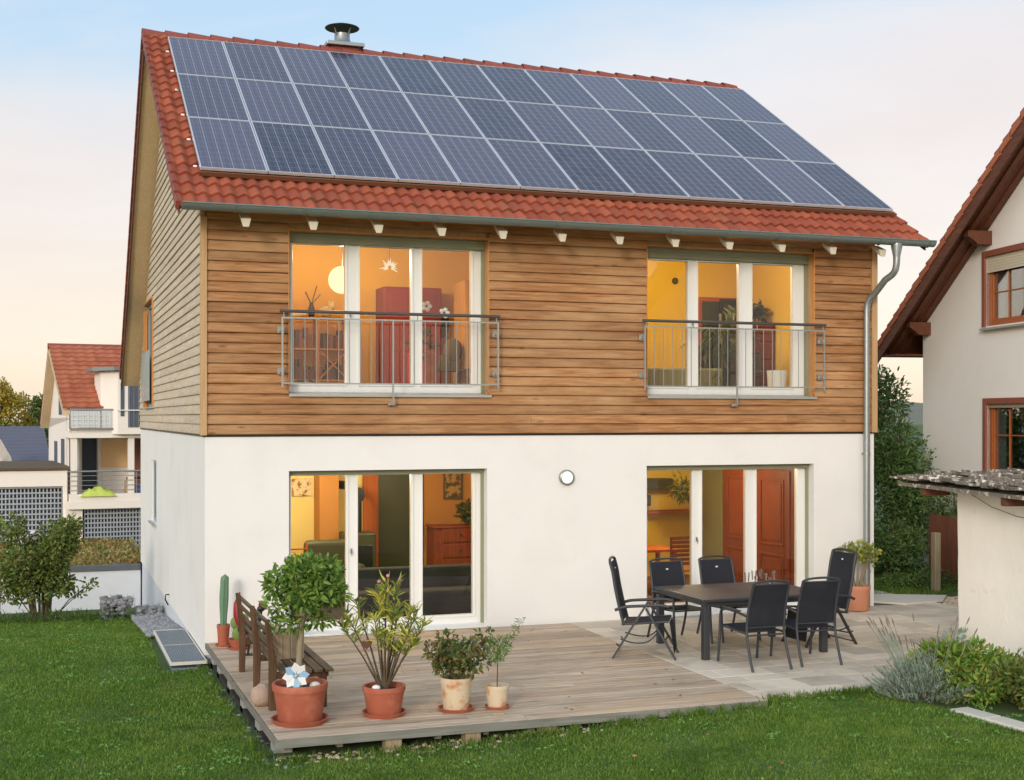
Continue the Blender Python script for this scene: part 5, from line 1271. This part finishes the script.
for k in range(34):
    a = q.uniform(1.9,4.6) if k < 24 else q.uniform(0,6.28); l = q.uniform(.45,.85); d = Vector((math.cos(a)*q.uniform(.25,.75), math.sin(a)*q.uniform(.2,.6), 1)).normalized(); p0 = Vector((math.cos(a)*.2,math.sin(a)*.2,.1)); p1 = p0+d*l
    s2.tube([p0,p1], .0035, 4, False); b.tube([p1-d*.02,p1+d*.04,p1+d*.075],[.005,.008,.003],6)
s2.build('flower_stalks', M['lav'], t); b.build('flower_spikes', M['lavflower'], t, 60)
t = thing('leafy_shrub', 'bright green leafy shrub with some yellow leaves in front of the shed', 'bush', (7.50,-6.05,0))
b = MB(); q = random.Random(3)
for k in range(26): a = q.uniform(0,6.28); r = q.uniform(.1,.6); b.tube([(.3*r*math.cos(a),.3*r*math.sin(a),-.06),(r*math.cos(a),r*math.sin(a),q.uniform(.25,.5))], .006, 4)
b.build('stems', M['bark_dark'], t)
bl = sub_blobs((0,0,.20),(.70,.74,.30),48,.13,17)
foliage('leaves', bl, 5200, .095, .034, M['shrub'], t, 19, up=.6)
t = thing('dark_leafy_shrub', 'low dark shrub at the far right in front of the shed wall', 'bush', (7.95,-7.0,0))
foliage('leaves', sub_blobs((-.1,.1,.26),(.7,.8,.32),34,.14,27), 3600, .08, .03, M['bush'], t, 29, up=.6)
b = MB(); [b.tube([(0,0,-.05),(.3*math.cos(k),.3*math.sin(k),.35)],.006,4) for k in range(8)]; b.build('stems', M['bark_dark'], t)
# weeds at the patio edge by the shed corner
t = thing('edge_plant', 'small grey leaved plant at the foot of the shed corner', 'plant', (8.62,-4.35,0)); foliage('leaves', [(0,0,.15,.10,.16,.22)], 120, .09, .04, M['lav'], t, 33, up=.5)
b = MB(); b.tube([(0,0,0),(.02,0,.28)],.006,5); b.build('stem', M['bark_dark'], t)
# ---------------- trees in the gap on the right
def tree(name, label, loc, h, crown, m, n, L, W, seed, trunk_r=.12, group=None, cat='tree', barkm='bark_dark', k=26, rs=.35):
    t = thing(name, label, cat, loc, 0, group); c, r = crown
    b = MB(); q = random.Random(seed); tops = []
    b.tube(smoothpath([(0,0,-.5),(q.uniform(-.05,.05),0,h*.3),(q.uniform(-.1,.1),q.uniform(-.1,.1),h*.6),(0,0,h*.92)],4), [trunk_r*(1-.85*i/12) for i in range(13)], 9)
    bl = sub_blobs(c, r, k, rs, seed)
    for x,y,z,s_,*_ in bl[::2]: z0 = max(h*.15, z*.62-.2); b.tube([(0,0,z0),(x*.5,y*.5,(z0+z)/2),(x,y,z)], [trunk_r*.35,trunk_r*.22,trunk_r*.06], 5)
    b.build('trunk', M[barkm], t, 60)
    foliage('crown', bl, n, L, W, m, t, seed+3, spread=.9, shell=.45)
    return t
G = 'dark trees between the two houses'
tree('conifer_tree', 'tall dark tree rising under the brown eaves between the houses', (15.0,7.6,-.3), 5.0, ((0,0,2.7),(1.15,1.1,2.35)), M['darktree'], 9000, .13, .05, 51, .14, G, k=40, rs=.5)
tree('conifer_tree', 'dark bushy tree close to the white house wall in the gap', (13.2,6.5,-.2), 4.2, ((0,0,2.2),(.85,1.0,2.0)), M['darktree'], 7000, .12, .05, 52, .12, G, k=34, rs=.42)
tree('conifer_tree', 'dark green tree with drooping twigs against the cream house corner', (14.3,4.75,-.1), 3.4, ((0,0,1.7),(.75,.7,1.6)), M['hedge'], 6500, .11, .04, 53, .09, G, k=28, rs=.34)
tree('conifer_tree', 'tallest dark tree at the back of the gap between the houses', (16.4,10.5,-.4), 5.3, ((0,0,3.0),(1.5,1.4,2.3)), M['darktree'], 8000, .15, .06, 54, .16, G, k=40, rs=.55)
tree('hedge_shrub', 'low mid green shrub at the foot of the dark trees', (13.1,3.4,-.1), 1.3, ((0,0,.6),(.9,.8,.6)), M['hedge'], 4200, .09, .035, 55, .05, None, 'shrub', k=26, rs=.26)
tree('hedge_shrub', 'feathery dark shrub beside the shed roof', (14.2,2.9,-.1), 2.2, ((.0,0,1.3),(.5,.6,.75)), M['darktree'], 2600, .11, .03, 56, .05, None, 'shrub', k=22, rs=.22)
tree('ground_cover_shrub', 'low creeping green shrub behind the pale stone path', (12.7,1.9,-.1), .5, ((0,0,.12),(.9,.55,.2)), M['hedge'], 2200, .07, .03, 57, .03, None, 'shrub', k=18, rs=.16)
b = MB(); b.box(-.06,.06,-.06,.06,-.3,1.0); o = b.build('fence_post', M['postwood'], None, bevel=.01); o.location = (12.55,1.25,0); T(o, 'grey wooden post standing before the dark trees', 'post')
t = thing('board_fence', 'red brown board fence between the trees and the shed', 'fence', (0,0,0)); b = MB()
p0, p1 = Vector((13.75,3.0,0)), Vector((13.4,.1,0)); d = (p1-p0).normalized()
for k in range(22):
    a = p0 + d*(k*.133); b.bar((a.x,a.y,.55),(a.x+d.x*.125,a.y+d.y*.125,.55),.02,1.25)
b.build('boards', M['fencewood'], t)
for k in (0,1.4,2.85): a = p0+d*k; b = MB(); b.box(a.x-.0,a.x+.09,a.y-.045,a.y+.045,-.3,1.1); b.build('post', M['fencewood'], t)

# ================================================================== LEFT BACKGROUND
# flat garage with planted roof joined to the back corner
t = thing('flat_roofed_garage', 'low white flat roofed garage with planted roof behind the house corner', 'garage', (0,0,0))
b = MB(); b.box(-14,-.0,12.33,18.9,-2.2,-.36); b.build('wall', M['plinth'], t)  # plinth grey on this white wall paints its shade
b = MB(); b.box(-14,.0,12.29,12.45,-.36,-.235); b.box(-14,.0,18.75,18.9,-.36,-.25); b.build('roof_edge', M['cap'], t, bevel=.006)
b = MB(); q = random.Random(4); b.sheet([[(-14+i*.35, 12.46+j*.3, -.30+.035*math.sin(i*1.3+j)+q.uniform(-.02,.03)) for i in range(41)] for j in range(22)]); rfm = b.build('planted_roof', M['sedum'], t, 60)
s = foliage('sedum', [(-.5-1.1*i, 12.9+.5*j, -.27, .75, .35, .045) for i in range(6) for j in range(12)], 9000, .10, .06, M['sedumleaf'], rfm, 5, up=.8); s['kind'] = 'stuff'
b = MB(); b.box(-14,-.1,15.3,15.42,-.30,-.235); b.build('roof_strip', M['slab'], t)
# curved ramp wall at far left
b = MB(); pts = []
for k in range(13): u_ = k/12; pts.append((-3.15+.55*u_*u_+.25*u_, 12.9+5.9*u_, .05 - .85*(1-u_)**1.6))
rows = [[(x,y,-1.6) for x,y,z in pts],[(x,y,z) for x,y,z in pts]]; b.sheet(rows,(.22,0,0)); T(b.build('ramp_wall', M['white_render'], None, bevel=.01), 'curved white ramp wall left of the planted garage roof', 'wall')
# bush
t = thing('garden_bush', 'loose many stemmed bush before the white garage wall', 'bush', (-2.05,6.9,-.6))
b = MB(); q = random.Random(14); bl = []
for k in range(12):
    a = k*2.4; r = q.uniform(.35,.85); h = q.uniform(1.0,1.85)-.35*(r-.35); tp = Vector((r*math.cos(a), r*.7*math.sin(a), h)); b.tube(smoothpath([(.12*math.cos(a),.10*math.sin(a),-.3),tuple(tp*.45+Vector((0,0,.15))),tuple(tp)],4), [.028-.0025*i for i in range(9)], 6)
    bl.append((tp.x,tp.y,tp.z,.22,.22,.20)); bl.append((tp.x*.75,tp.y*.75,tp.z*.82,.24,.22,.2)); bl.append((tp.x*.55,tp.y*.6,tp.z*.6,.2,.2,.18)); bl.append((tp.x*.8,tp.y*.9,tp.z*.38+.05,.2,.18,.14))
b.tube([(.1,0,-.1),(.45,-.05,.35),(.80,-.1,.62)],.010,5); b.tube([(.2,-.02,.05),(.58,0,.42)],.008,5); b.tube([(-.1,0,0),(-.6,0,.75)],.01,5)
bl += [(.80,-.1,.62,.13,.12,.10),(.55,0,.45,.14,.12,.08),(-.6,0,.75,.2,.2,.14)]
b.build('stems', M['bark_dark'], t, 60); foliage('leaves', bl, 6800, .085, .046, M['bush'], t, 24, up=.2, shell=.4)
t = thing('small_sapling', 'thin sapling on a stake left of the loose bush', 'bush', (-2.75,6.6,-.6)); b = MB(); b.tube([(0,0,-.3),(.02,0,1.0)],.018,6); b.build('stake', M['postwood'], t); foliage('leaves', [(0,0,.75,.28,.25,.3)], 420, .07, .04, M['bush'], t, 25)
T(foliage('border_plants', [(-.6-.42*k, 6.3+.05*k, -.52, .24,.16,.12) for k in range(8)], 1500, .09, .014, M['hedge'], None, 44, up=1.2), kind='stuff')

# ---- neighbour house with balconies
lh = thing('balcony_house', 'white house with orange tiled roof and two balconies in the left background', 'house', (-1.48,20.0,.07), R(4.7))
def lwin(x0,x1,y,z0,z1): return (x0,x1,y,z0,z1)
b = MB(); LW = 6.5
grid_wall(b, .22, LW, -1, 3.05, [(.62,1.05,.83,2.33),(1.15,1.9,-.5,-.49)], lambda mb,a,c,d,e: mb.box(a,c,1.5,1.7,d,e))
b.box(.22,.42,.25,7.2,-1.2,2.9); b.prism([(.22,.25,2.9),(.22,7.0,2.6),(.22,4.3,5.0)],(.2,0,0)); b.box(.42,LW,.25,1.49,2.4,3.05) if False else None
b.box(.43,LW,6.9,7.1,-1.2,2.9)
b.build('wall', M['white_render'], lh)
b = MB(); b.box(.62,1.05,1.75,1.8,.83,2.33); b.build('balcony_door', M['bluedark'], lh)
b = MB(); b.box(1.16,1.95,1.46,1.495,1.5,2.3); b.build('warm_glow_panel', M['peach'], lh); b = MB(); b.box(1.98,2.5,1.44,1.495,.85,2.3); b.build('brown_shutter', M['fencewood'], lh)  # the panel's peach colour paints the warm glow inside the balcony
uvl, tl = [], MB(); pit = math.atan2(1.9,4.3); tiles(tl, -.05, 6.6, -.05, 3.16, math.cos(pit), math.sin(pit), 4.35/math.cos(pit), p=.34, w=.30, ns=4, amp=.03, uv=uvl)
rf = build_tiles('roof', tl, uvl, M['tile_far'], lh)
b = MB(); b.prism([(-.04,-.03,3.10),(-.04,4.3,5.0),(-.04,7.1,2.72),(-.04,7.1,2.58),(-.04,4.3,4.84),(-.04,-.03,2.97)],(.28,0,0)); b.build('verge_soffit', M['soffit'], rf)
b = MB(); b.prism([(-.05,4.31,5.04),(-.05,7.15,2.75),(-.05,7.15,2.69),(-.05,4.31,4.98)],(6.6,0,0)); b.build('back_roof_slope', M['tile_far'], rf); b = MB(); b.tube([(-.06,4.3,5.05),(6.6,4.3,5.05)],.10,10); b.build('ridge_tiles', M['ridge'], rf)
# balconies
b = MB(); b.box(.1,3.6,-.35,1.49,2.36,2.52); b.box(.1,3.6,-.35,1.49,.66,.84); b.box(.05,3.7,-.37,-.22,.44,.66); b.box(.05,3.7,-.36,-.3,2.53,2.60); b.build('balcony_slab', M['white_render'], lh, bevel=.01)
for x in (.22,1.72,3.3): b = MB(); b.box(x-.08,x+.08,-.3,-.14,.845,2.355); b.build('column', M['white_render'], lh)
b = MB(); n = 22
for k in range(n): x = .12+1.55*k/n; b.box(x,x+.066,-.40+.012*(k % 2),-.385+.012*(k % 2),2.64,3.10)
for z in (2.72,2.84,2.96): b.box(.12,1.69,-.405,-.385,z,z+.015)
b.build('balcony_panel', M['palegrey'], lh)
b = MB(); b.tube([(.1,-.39,3.13),(1.7,-.39,3.13)],.025,8); b.box(.1,1.7,-.41,-.38,2.58,2.63)
for x in (.12,.9,1.68): b.box(x-.015,x+.015,-.40,-.37,2.58,3.12)
for z in (.95,1.08,1.21,1.34): b.tube([(.05,-.33,z),(3.6,-.33,z)],.008,6)
b.tube([(.05,-.33,1.46),(3.6,-.33,1.46)],.022,8)
for x in (.05,.95,1.85,2.75): b.tube([(x,-.33,.84),(x,-.33,1.46)],.014,6)
b.build('balcony_railing', M['steel'], lh)
b = MB(); b.prism([(1.32,-.55,2.46),(3.0,-.55,2.46),(3.0,1.4,2.46),(.95,1.4,2.46),(.95,.05,2.46)],(0,0,1.72)); b.build('bay', M['white_render'], lh, bevel=.01)
b = MB(); b.prism([(1.2,-.75,4.19),(3.1,-.75,4.19),(3.1,1.5,4.19),(.72,1.5,4.19),(.72,-.05,4.19)],(0,0,.10)); b.build('bay_roof', M['zinc'], lh)
for x0,x1 in ((1.40,1.50),(1.60,2.4),): b = MB(); b.box(x0,x1,-.562,-.545,2.65 if x0 > 1.55 else 2.95,3.85); b.build('bay_window', M['bluedark'], lh)
for k in range(7): b = MB(); b.box(1.62+.12*k,1.64+.12*k,-.575,-.563,2.65,3.85); b.build('bay_mullion', M['steel'], lh)
b = MB(); b.box(1.3,2.9,-.60,-.57,3.10,3.13); b.build('bay_rail', M['white'], lh)
b = MB(); b.box(.02,.45,-.2,1.49,-1.2,.43); b.build('side_pier', M['white_render'], lh)
b = MB(); b.box(.46,3.6,.1,.14,-1.2,.43); b.build('carport_inside', M['bluedark'], lh)
def lattice(b, x0,x1,y,z0,z1,s=.085):
    x = x0
    while x < x1: b.box(x,x+.035,y,y+.02,z0,z1); x += s
    z = z0
    while z < z1: b.box(x0,x1,y-.0215,y-.0015,z,z+.04); z += s*1.5
b = MB(); lattice(b,.5,3.5,-.1,-1.0,.42); b.build('lattice_screen', M['lattice'], lh)
b = MB(); b.tube([(.16,-.05,3.0),(.16,-.05,-.4)],.04,8); b.build('downpipe', M['brownboard'], lh)
for k, (z0, z1, y) in enumerate(((3.0,3.7,2.9),(1.5,2.3,2.2),(1.2,2.2,4.3))): b = MB(); b.box(.205,.219,y,y+.9,z0,z1); b.build('gable_window', M['bluedark'], lh)
o = foliage('lime_cover', [(0,0,0,.3,.2,.1)], 10, .1, .1, M['lime'], None); bpy.data.objects.remove(o)
b = MB(); n = 12; m_ = 8; q = random.Random(9)
b.sheet([[(-.48+.96*i/n, -.18+.36*j/m_, (.23*max(0,1-abs(2*i/n-1)**2.2)*(1-abs(2*j/m_-1)**2.5))*(1+.25*math.sin(i*1.7+j))+.005) for i in range(n+1)] for j in range(m_+1)])
o = b.build('tarpaulin', M['lime'], None, 60); p = at(98,497,19.75); o.location = (p.x, 19.82, .85); o.rotation_euler.z = R(4.7); T(o, 'crumpled lime green tarpaulin on the lower balcony', 'tarpaulin')
t = thing('balcony_box', 'small blue and tan boxes on the lower balcony', 'box', (at(134,495,20.1).x, 20.1, .84)); b = MB(); b.box(.0,.22,-.1,.1,0,.32); b.build('blue_box', mat('blue_plastic', srgb(70,90,140), .5), t, bevel=.01); b = MB(); b.box(-.25,-.04,-.1,.1,0,.42); b.build('tan_box', M['cratewood'], t, bevel=.01); b = MB(); b.box(-.2,.2,-.08,.12,.425,.50); b.build('dark_box', M['black'], t, bevel=.01)
# ---- second garage at the left
t = thing('lattice_garage', 'wide flat garage with grey lattice gate and peach parapet at the left edge', 'garage', (-1.40,19.9,0), R(2))
b = MB(); b.box(-9,0,0,.25,1.13,1.56); b.box(-9,0,.25,6,1.15,1.5); b.box(-.12,.0,0,3,-1.2,1.13); b.build('parapet', M['white_render'], t, bevel=.01)
b = MB(); b.box(-9.1,.07,-.06,6.1,1.565,1.64); b.build('coping', M['bark_dark'], t, bevel=.01)
b = MB(); b.box(-9,-.13,.5,.55,-1.2,1.12); b.build('garage_inside', M['bluedark'], t)
b = MB(); lattice(b,-5.0,-.14,.1,-1.2,1.08,.095); b.build('lattice_gate', M['lattice'], t)
b = MB(); b.box(-.16,-.12,.04,.09,-1.2,1.13); b.box(-5,-.16,.04,.09,1.08,1.13); b.build('gate_frame', M['zinc'], t)
# ---- house with blue grey roof behind
t = thing('grey_roofed_house', 'low house with blue grey tiled roof far behind the left garage', 'house', (-1.9,27.0,0), R(4))
b = MB(); b.box(-8,0,.3,6,-1,1.2); b.build('wall', M['white_render'], t)
b = MB(); 
rows = []
for k in range(15):
    u_ = k/14; y = u_*4.2; z = 1.15+1.5*u_; rows.append([(x*1.0, y, z+.03) for x in (-9,.2)]); 
    if k < 14: rows.append([(x*1.0, y+.28, z+1.5/14-.012+.0) for x in (-9,.2)])
b.sheet(rows); b.prism([(-9,0,1.1),(-9,4.2,2.6),(-9,8,1.1)],(9.2,0,0)); b.build('roof', M['greyroof'], t)
b = MB(); b.prism([(-1.4,-.3,1.1),(-.95,-.3,1.1),(-1.1,-.3,1.75),(-1.4,-.3,2.3)],(-.6,0,0)) ; b.build('side_gable', M['white_render'], t)
# ---- trees far left
G2 = 'trees beyond the far left roofs'
tree('sunlit_tree', 'tall green tree with painted golden sunlight behind the blue grey roof', (-4.05,58,0), 5.2, ((0,0,3.4),(1.15,1.0,2.0)), M['sunlittree'], 2600, .20, .11, 61, .12, G2, k=30, rs=.42)
tree('sunlit_tree', 'smaller green tree with painted golden sunlight to the right of the tallest one', (-2.75,60,0), 4.6, ((0,0,3.0),(.75,.8,1.5)), M['sunlittree'], 1300, .20, .11, 62, .10, G2, k=18, rs=.36)
tree('green_tree', 'dark green round tree beside the orange roofed gable', (-1.55,62,0), 3.8, ((0,0,2.0),(1.2,1.0,1.7)), M['fartree'], 2200, .22, .12, 63, .14, G2, k=26, rs=.5)
tree('green_tree', 'low dark green tree at the far left edge behind the blue grey roof', (-4.6,52,0), 3.0, ((0,0,1.8),(1.6,1.0,1.2)), M['fartree'], 2400, .22, .12, 64, .14, G2, k=26, rs=.5)
tree('green_tree', 'tall slim tree half hidden by the orange roofed gable', (-1.95,50,0), 4.4, ((0,0,3.0),(.55,.6,1.4)), M['fartree'], 1200, .2, .11, 65, .1, G2, k=16, rs=.34)
# hill far right
b = MB(); n = 60
b.sheet([[( -500+i*25, 420+j*60, -8 + (22*math.exp(-((i*25-500-330)/170)**2) + 9*math.exp(-((i*25-500+100)/220)**2))*math.sin(math.pi*min(1,(j+.2)/4)) ) for i in range(n)] for j in range(7)])
T(b.build('hills', M['hill'], None, 80), kind='structure')

# ================================================================== LAWN (one object of short blades)
def lawn(n, seed):
    rg = np.random.default_rng(seed)
    X = rg.uniform(-6.5, 9.0, n*4); Y = rg.uniform(-10.5, 7.2, n*4)
    D = (X-CAM.x)*SY_ + (Y-CAM.y)*CY_; Lx = (X-CAM.x)*CY_ - (Y-CAM.y)*SY_
    keep = (D > 8.5) & (np.abs(Lx/D) < .47)
    w = np.clip((13.5/np.maximum(D,1))**1.6, .12, 1.4); keep &= rg.uniform(size=n*4) < w*.72
    keep &= ~((X > -.06+.02*np.sin(Y*9)) & (X < 5.25) & (Y > -5.74))              # deck
    keep &= ~((X > 5.2) & (Y > -5.52+.03*np.sin(X*7)+.02*np.sin(X*17)))           # patio
    keep &= ~((X > -.56) & (X < .3) & (Y > -.40) & (Y < 2.45))                    # grating
    keep &= ~((X > -.45+.08*np.sin(Y*3)) & (Y > 2.4))                              # gravel strip / house
    keep &= ~((X > 6.80+.06*((-6.6-Y)/1.2)) & (Y < -5.5)) 
    pn = np.sin(X*1.7+np.sin(Y*2.1)*1.3)*np.sin(Y*1.9+1)*.5+.5
    keep &= rg.uniform(size=n*4) < (.72+.28*pn)
    X, Y = X[keep], Y[keep]; m = len(X)
    Z = np.array([ground_z(x, y) for x, y in zip(X, Y)])
    Dk = (X-CAM.x)*SY_ + (Y-CAM.y)*CY_
    ns = np.sin(X*3.1+1.3*np.sin(Y*2.3))*np.sin(Y*2.7+.8*np.sin(X*1.9))
    h = rg.uniform(.018,.042,m)*(1+.30*ns) * np.where(rg.uniform(size=m) < .02, 1.8, 1); a = rg.uniform(0,2*np.pi,m)
    wd_ = rg.uniform(.0026,.0046,m)*np.clip(Dk/12,1,2.0); ln = rg.uniform(.15,.9,m)*h; b_ = rg.uniform(0,2*np.pi,m)
    P = np.stack([X,Y,Z-.005],1); S = np.stack([np.cos(a),np.sin(a),0*a],1)*wd_[:,None]; Ld = np.stack([np.cos(b_),np.sin(b_),0*a],1)*ln[:,None]
    Hh = np.stack([0*h,0*h,h],1)
    v0 = P-S; v1 = P+S; v2 = P+Ld*.35+Hh*.6+S*.8; v3 = P+Ld*.35+Hh*.6-S*.8; v4 = P+Ld+Hh*np.where(ln>.6*h,.86,1)[:,None]
    V = np.stack([v0,v1,v2,v3,v4],1).reshape(-1,3); i = np.arange(m)[:,None]*5
    F = np.concatenate([i+np.array([[0,1,2]]), i+np.array([[0,2,3]]), i+np.array([[3,2,4]])],1).reshape(-1,3)
    return tri_mesh('lawn_grass', V, F, M['grass'])
T(lawn(560000, 1), 'short green lawn grass around the deck', 'grass', kind='stuff')
def clover():
    rg = random.Random(18); C, D = [], []
    for k in range(520):
        x, y = rg.uniform(-6,9), rg.uniform(-10,5)
        if (-.1 < x < 5.3 and y > -5.8) or (x > 5.1 and y > -5.6) or (x > -.7 and y > -.5): continue
        for j in range(rg.randint(4,12)):
            px, py = x+rg.gauss(0,.07), y+rg.gauss(0,.07)
            for a in (0,2.1,4.2): C.append((px, py, ground_z(px,py)+rg.uniform(.018,.034))); D.append((math.cos(a+k), math.sin(a+k), .25))
    return leaf_mesh('clover', np.array(C), np.array(D), .022, .022, M['cloverleaf'], None, 3)
T(clover(), 'small clover leaves scattered through the lawn', 'clover', kind='stuff')
def fallen():
    rg = random.Random(28); C, D = [], []
    for k in range(90):
        x, y = rg.uniform(-5,8), rg.uniform(-10,-5.9); C.append((x, y, ground_z(x,y)+.035)); D.append((rg.gauss(0,1), rg.gauss(0,1), .2))
    for k in range(40):
        x, y = rg.uniform(.3,5), rg.uniform(-5.5,-.3); C.append((x, y, .006)); D.append((rg.gauss(0,1), rg.gauss(0,1), .1))
    return leaf_mesh('fallen_leaves', np.array(C), np.array(D), .045, .024, M['deadleaf'], None, 3)
T(fallen(), 'dry fallen leaves on the lawn and deck', 'leaves', kind='stuff')
def lawn_back():
    rg = np.random.default_rng(9); m = 16000; X = rg.uniform(10.6,14.5,m); Y = rg.uniform(.2,5.5,m); k = (Y > .55+.5*np.abs(X-11.6)) ; X, Y = X[k], Y[k]
    C = np.stack([X,Y,np.array([ground_z(x,y) for x,y in zip(X,Y)])],1); D = rg.normal(size=C.shape)*.35; D[:,2] = 1
    return leaf_mesh('lawn_grass', C, D, .07, .010, M['grass'], None, 6)
T(lawn_back(), 'strip of grass behind the pale stone path', 'grass', kind='stuff')
# little white clover flowers and fallen leaves
def tufts():
    rg = random.Random(8); C, D = [], []
    for k in range(300):
        edge = rg.random()
        if edge < .5: x, y = rg.uniform(.0,5.3), DY0-.03-abs(rg.gauss(0,.05))
        elif edge < .75: x, y = rg.uniform(5.2,6.8), -5.53-abs(rg.gauss(0,.03))
        else: x, y = -.05-abs(rg.gauss(0,.06)), rg.uniform(-5.6,0)
        for j in range(9): C.append((x+rg.gauss(0,.02), y+rg.gauss(0,.02), ground_z(x,y)-.005)); D.append((rg.gauss(0,.35), rg.gauss(0,.35), 1))
    return leaf_mesh('edge_grass', np.array(C), np.array(D), .10, .007, M['grass'], None, 3, curl=.25)
T(tufts(), 'longer grass tufts along the deck edge', 'grass', kind='stuff')

# ================================================================== SKY, SUN, CAMERA
SUN_EL, SUN_AZ = 15.0, 215.0      # azimuth clockwise from +Y
w = bpy.data.worlds.new('World'); scene.world = w; w.use_nodes = True; nt = w.node_tree; nt.nodes.clear()
out = nt.nodes.new('ShaderNodeOutputWorld'); bg = nt.nodes.new('ShaderNodeBackground'); bg2 = nt.nodes.new('ShaderNodeBackground'); add = nt.nodes.new('ShaderNodeAddShader')
sky = nt.nodes.new('ShaderNodeTexSky'); sky.sky_type = 'NISHITA'; sky.sun_disc = False; sky.sun_elevation = R(SUN_EL); sky.sun_rotation = R(SUN_AZ); sky.altitude = 300
nt.links.new(sky.outputs[0], bg.inputs[0]); bg.inputs[1].default_value = SKY_S
tc = nt.nodes.new('ShaderNodeTexCoord'); sp = nt.nodes.new('ShaderNodeSeparateXYZ'); nt.links.new(tc.outputs['Generated'], sp.inputs[0])
# evening haze: peach near the horizon, pale blue above, with faint soft cloud
mp = nt.nodes.new('ShaderNodeMapping'); mp.inputs['Scale'].default_value = (1.2,1.2,3.2); nt.links.new(tc.outputs['Generated'], mp.inputs[0])
nz = nt.nodes.new('ShaderNodeTexNoise'); nz.inputs['Scale'].default_value = 2.0; nz.inputs['Detail'].default_value = 5; nt.links.new(mp.outputs[0], nz.inputs['Vector'])
m1 = nt.nodes.new('ShaderNodeMath'); m1.operation = 'MULTIPLY_ADD'; nt.links.new(nz.outputs['Fac'], m1.inputs[0]); m1.inputs[1].default_value = .30; m1.inputs[2].default_value = -.15
m2 = nt.nodes.new('ShaderNodeMath'); m2.operation = 'ADD'; nt.links.new(sp.outputs['Z'], m2.inputs[0]); nt.links.new(m1.outputs[0], m2.inputs[1])
rp = nt.nodes.new('ShaderNodeValToRGB'); nt.links.new(m2.outputs[0], rp.inputs[0])
el = rp.color_ramp.elements
stops = SKY_STOPS
while len(el) < len(stops): el.new(.5)
for i, (p, c) in enumerate(stops): el[i].position = p; el[i].color = (*c, 1)
cn = nt.nodes.new('ShaderNodeTexNoise'); cn.inputs['Scale'].default_value = 2.6; cn.inputs['Detail'].default_value = 7; cn.inputs['Roughness'].default_value = .58; cn.inputs['Distortion'].default_value = .4
mp2 = nt.nodes.new('ShaderNodeMapping'); mp2.inputs['Scale'].default_value = (1,1,3.4); mp2.inputs['Location'].default_value = (.7,.3,.2); nt.links.new(tc.outputs['Generated'], mp2.inputs[0]); nt.links.new(mp2.outputs[0], cn.inputs['Vector'])
cr = nt.nodes.new('ShaderNodeValToRGB'); nt.links.new(cn.outputs['Fac'], cr.inputs[0]); cr.color_ramp.elements[0].position = .44; cr.color_ramp.elements[1].position = .66; cr.color_ramp.elements[1].color = (.42,.42,.42,1)
cm = nt.nodes.new('ShaderNodeMix'); cm.data_type = 'RGBA'; nt.links.new(cr.outputs[0], cm.inputs[0]); nt.links.new(rp.outputs[0], cm.inputs[6]); cm.inputs[7].default_value = (1.12,.99,.92,1)
nt.links.new(cm.outputs[2], bg2.inputs[0]); bg2.inputs[1].default_value = HAZE_S
nt.links.new(bg.outputs[0], add.inputs[0]); nt.links.new(bg2.outputs[0], add.inputs[1])
# broad sunset glow in the half of the sky where the sun stands
vd = nt.nodes.new('ShaderNodeVectorMath'); vd.operation = 'DOT_PRODUCT'; nt.links.new(tc.outputs['Generated'], vd.inputs[0])
vd.inputs[1].default_value = (math.sin(R(SUN_AZ)), math.cos(R(SUN_AZ)), .25)
pw = nt.nodes.new('ShaderNodeMath'); pw.operation = 'MAXIMUM'; nt.links.new(vd.outputs['Value'], pw.inputs[0]); pw.inputs[1].default_value = 0
gl_ = nt.nodes.new('ShaderNodeMath'); gl_.operation = 'MULTIPLY'; nt.links.new(pw.outputs[0], gl_.inputs[0]); gl_.inputs[1].default_value = GLOW
bg3 = nt.nodes.new('ShaderNodeBackground'); bg3.inputs[0].default_value = (1,.90,.79,1); nt.links.new(gl_.outputs[0], bg3.inputs[1])
add2 = nt.nodes.new('ShaderNodeAddShader'); nt.links.new(add.outputs[0], add2.inputs[0]); nt.links.new(bg3.outputs[0], add2.inputs[1]); nt.links.new(add2.outputs[0], out.inputs[0])
sl = bpy.data.lights.new('sun', 'SUN'); sl.energy = SUN_E; sl.angle = R(SUN_A); sl.color = (1,.90,.77)
so_ = bpy.data.objects.new('sun', sl); col.objects.link(so_)
az, e = R(SUN_AZ), R(SUN_EL); sd_ = Vector((math.sin(az)*math.cos(e), math.cos(az)*math.cos(e), math.sin(e)))
so_.rotation_euler = sd_.to_track_quat('Z','Y').to_euler(); so_.location = (0,-30,20)
cam = bpy.data.cameras.new('camera'); cam.sensor_width = 36; cam.lens = FOC/1024*36; cam.shift_y = (HOR-390)/1024; cam.clip_end = 3000; cam.clip_start = .1
co_ = bpy.data.objects.new('camera', cam); col.objects.link(co_); co_.location = CAM; co_.rotation_euler = (R(90),0,-YAW); scene.camera = co_
scene.view_settings.view_transform = 'Standard'; scene.view_settings.look = 'None'; scene.view_settings.gamma = 1; scene.view_settings.exposure = EXPO
scene.render.engine = 'CYCLES'; scene.cycles.max_bounces = 8; scene.cycles.transparent_max_bounces = 16; scene.cycles.caustics_reflective = False; scene.cycles.caustics_refractive = False
scene.cycles.sample_clamp_indirect = 4
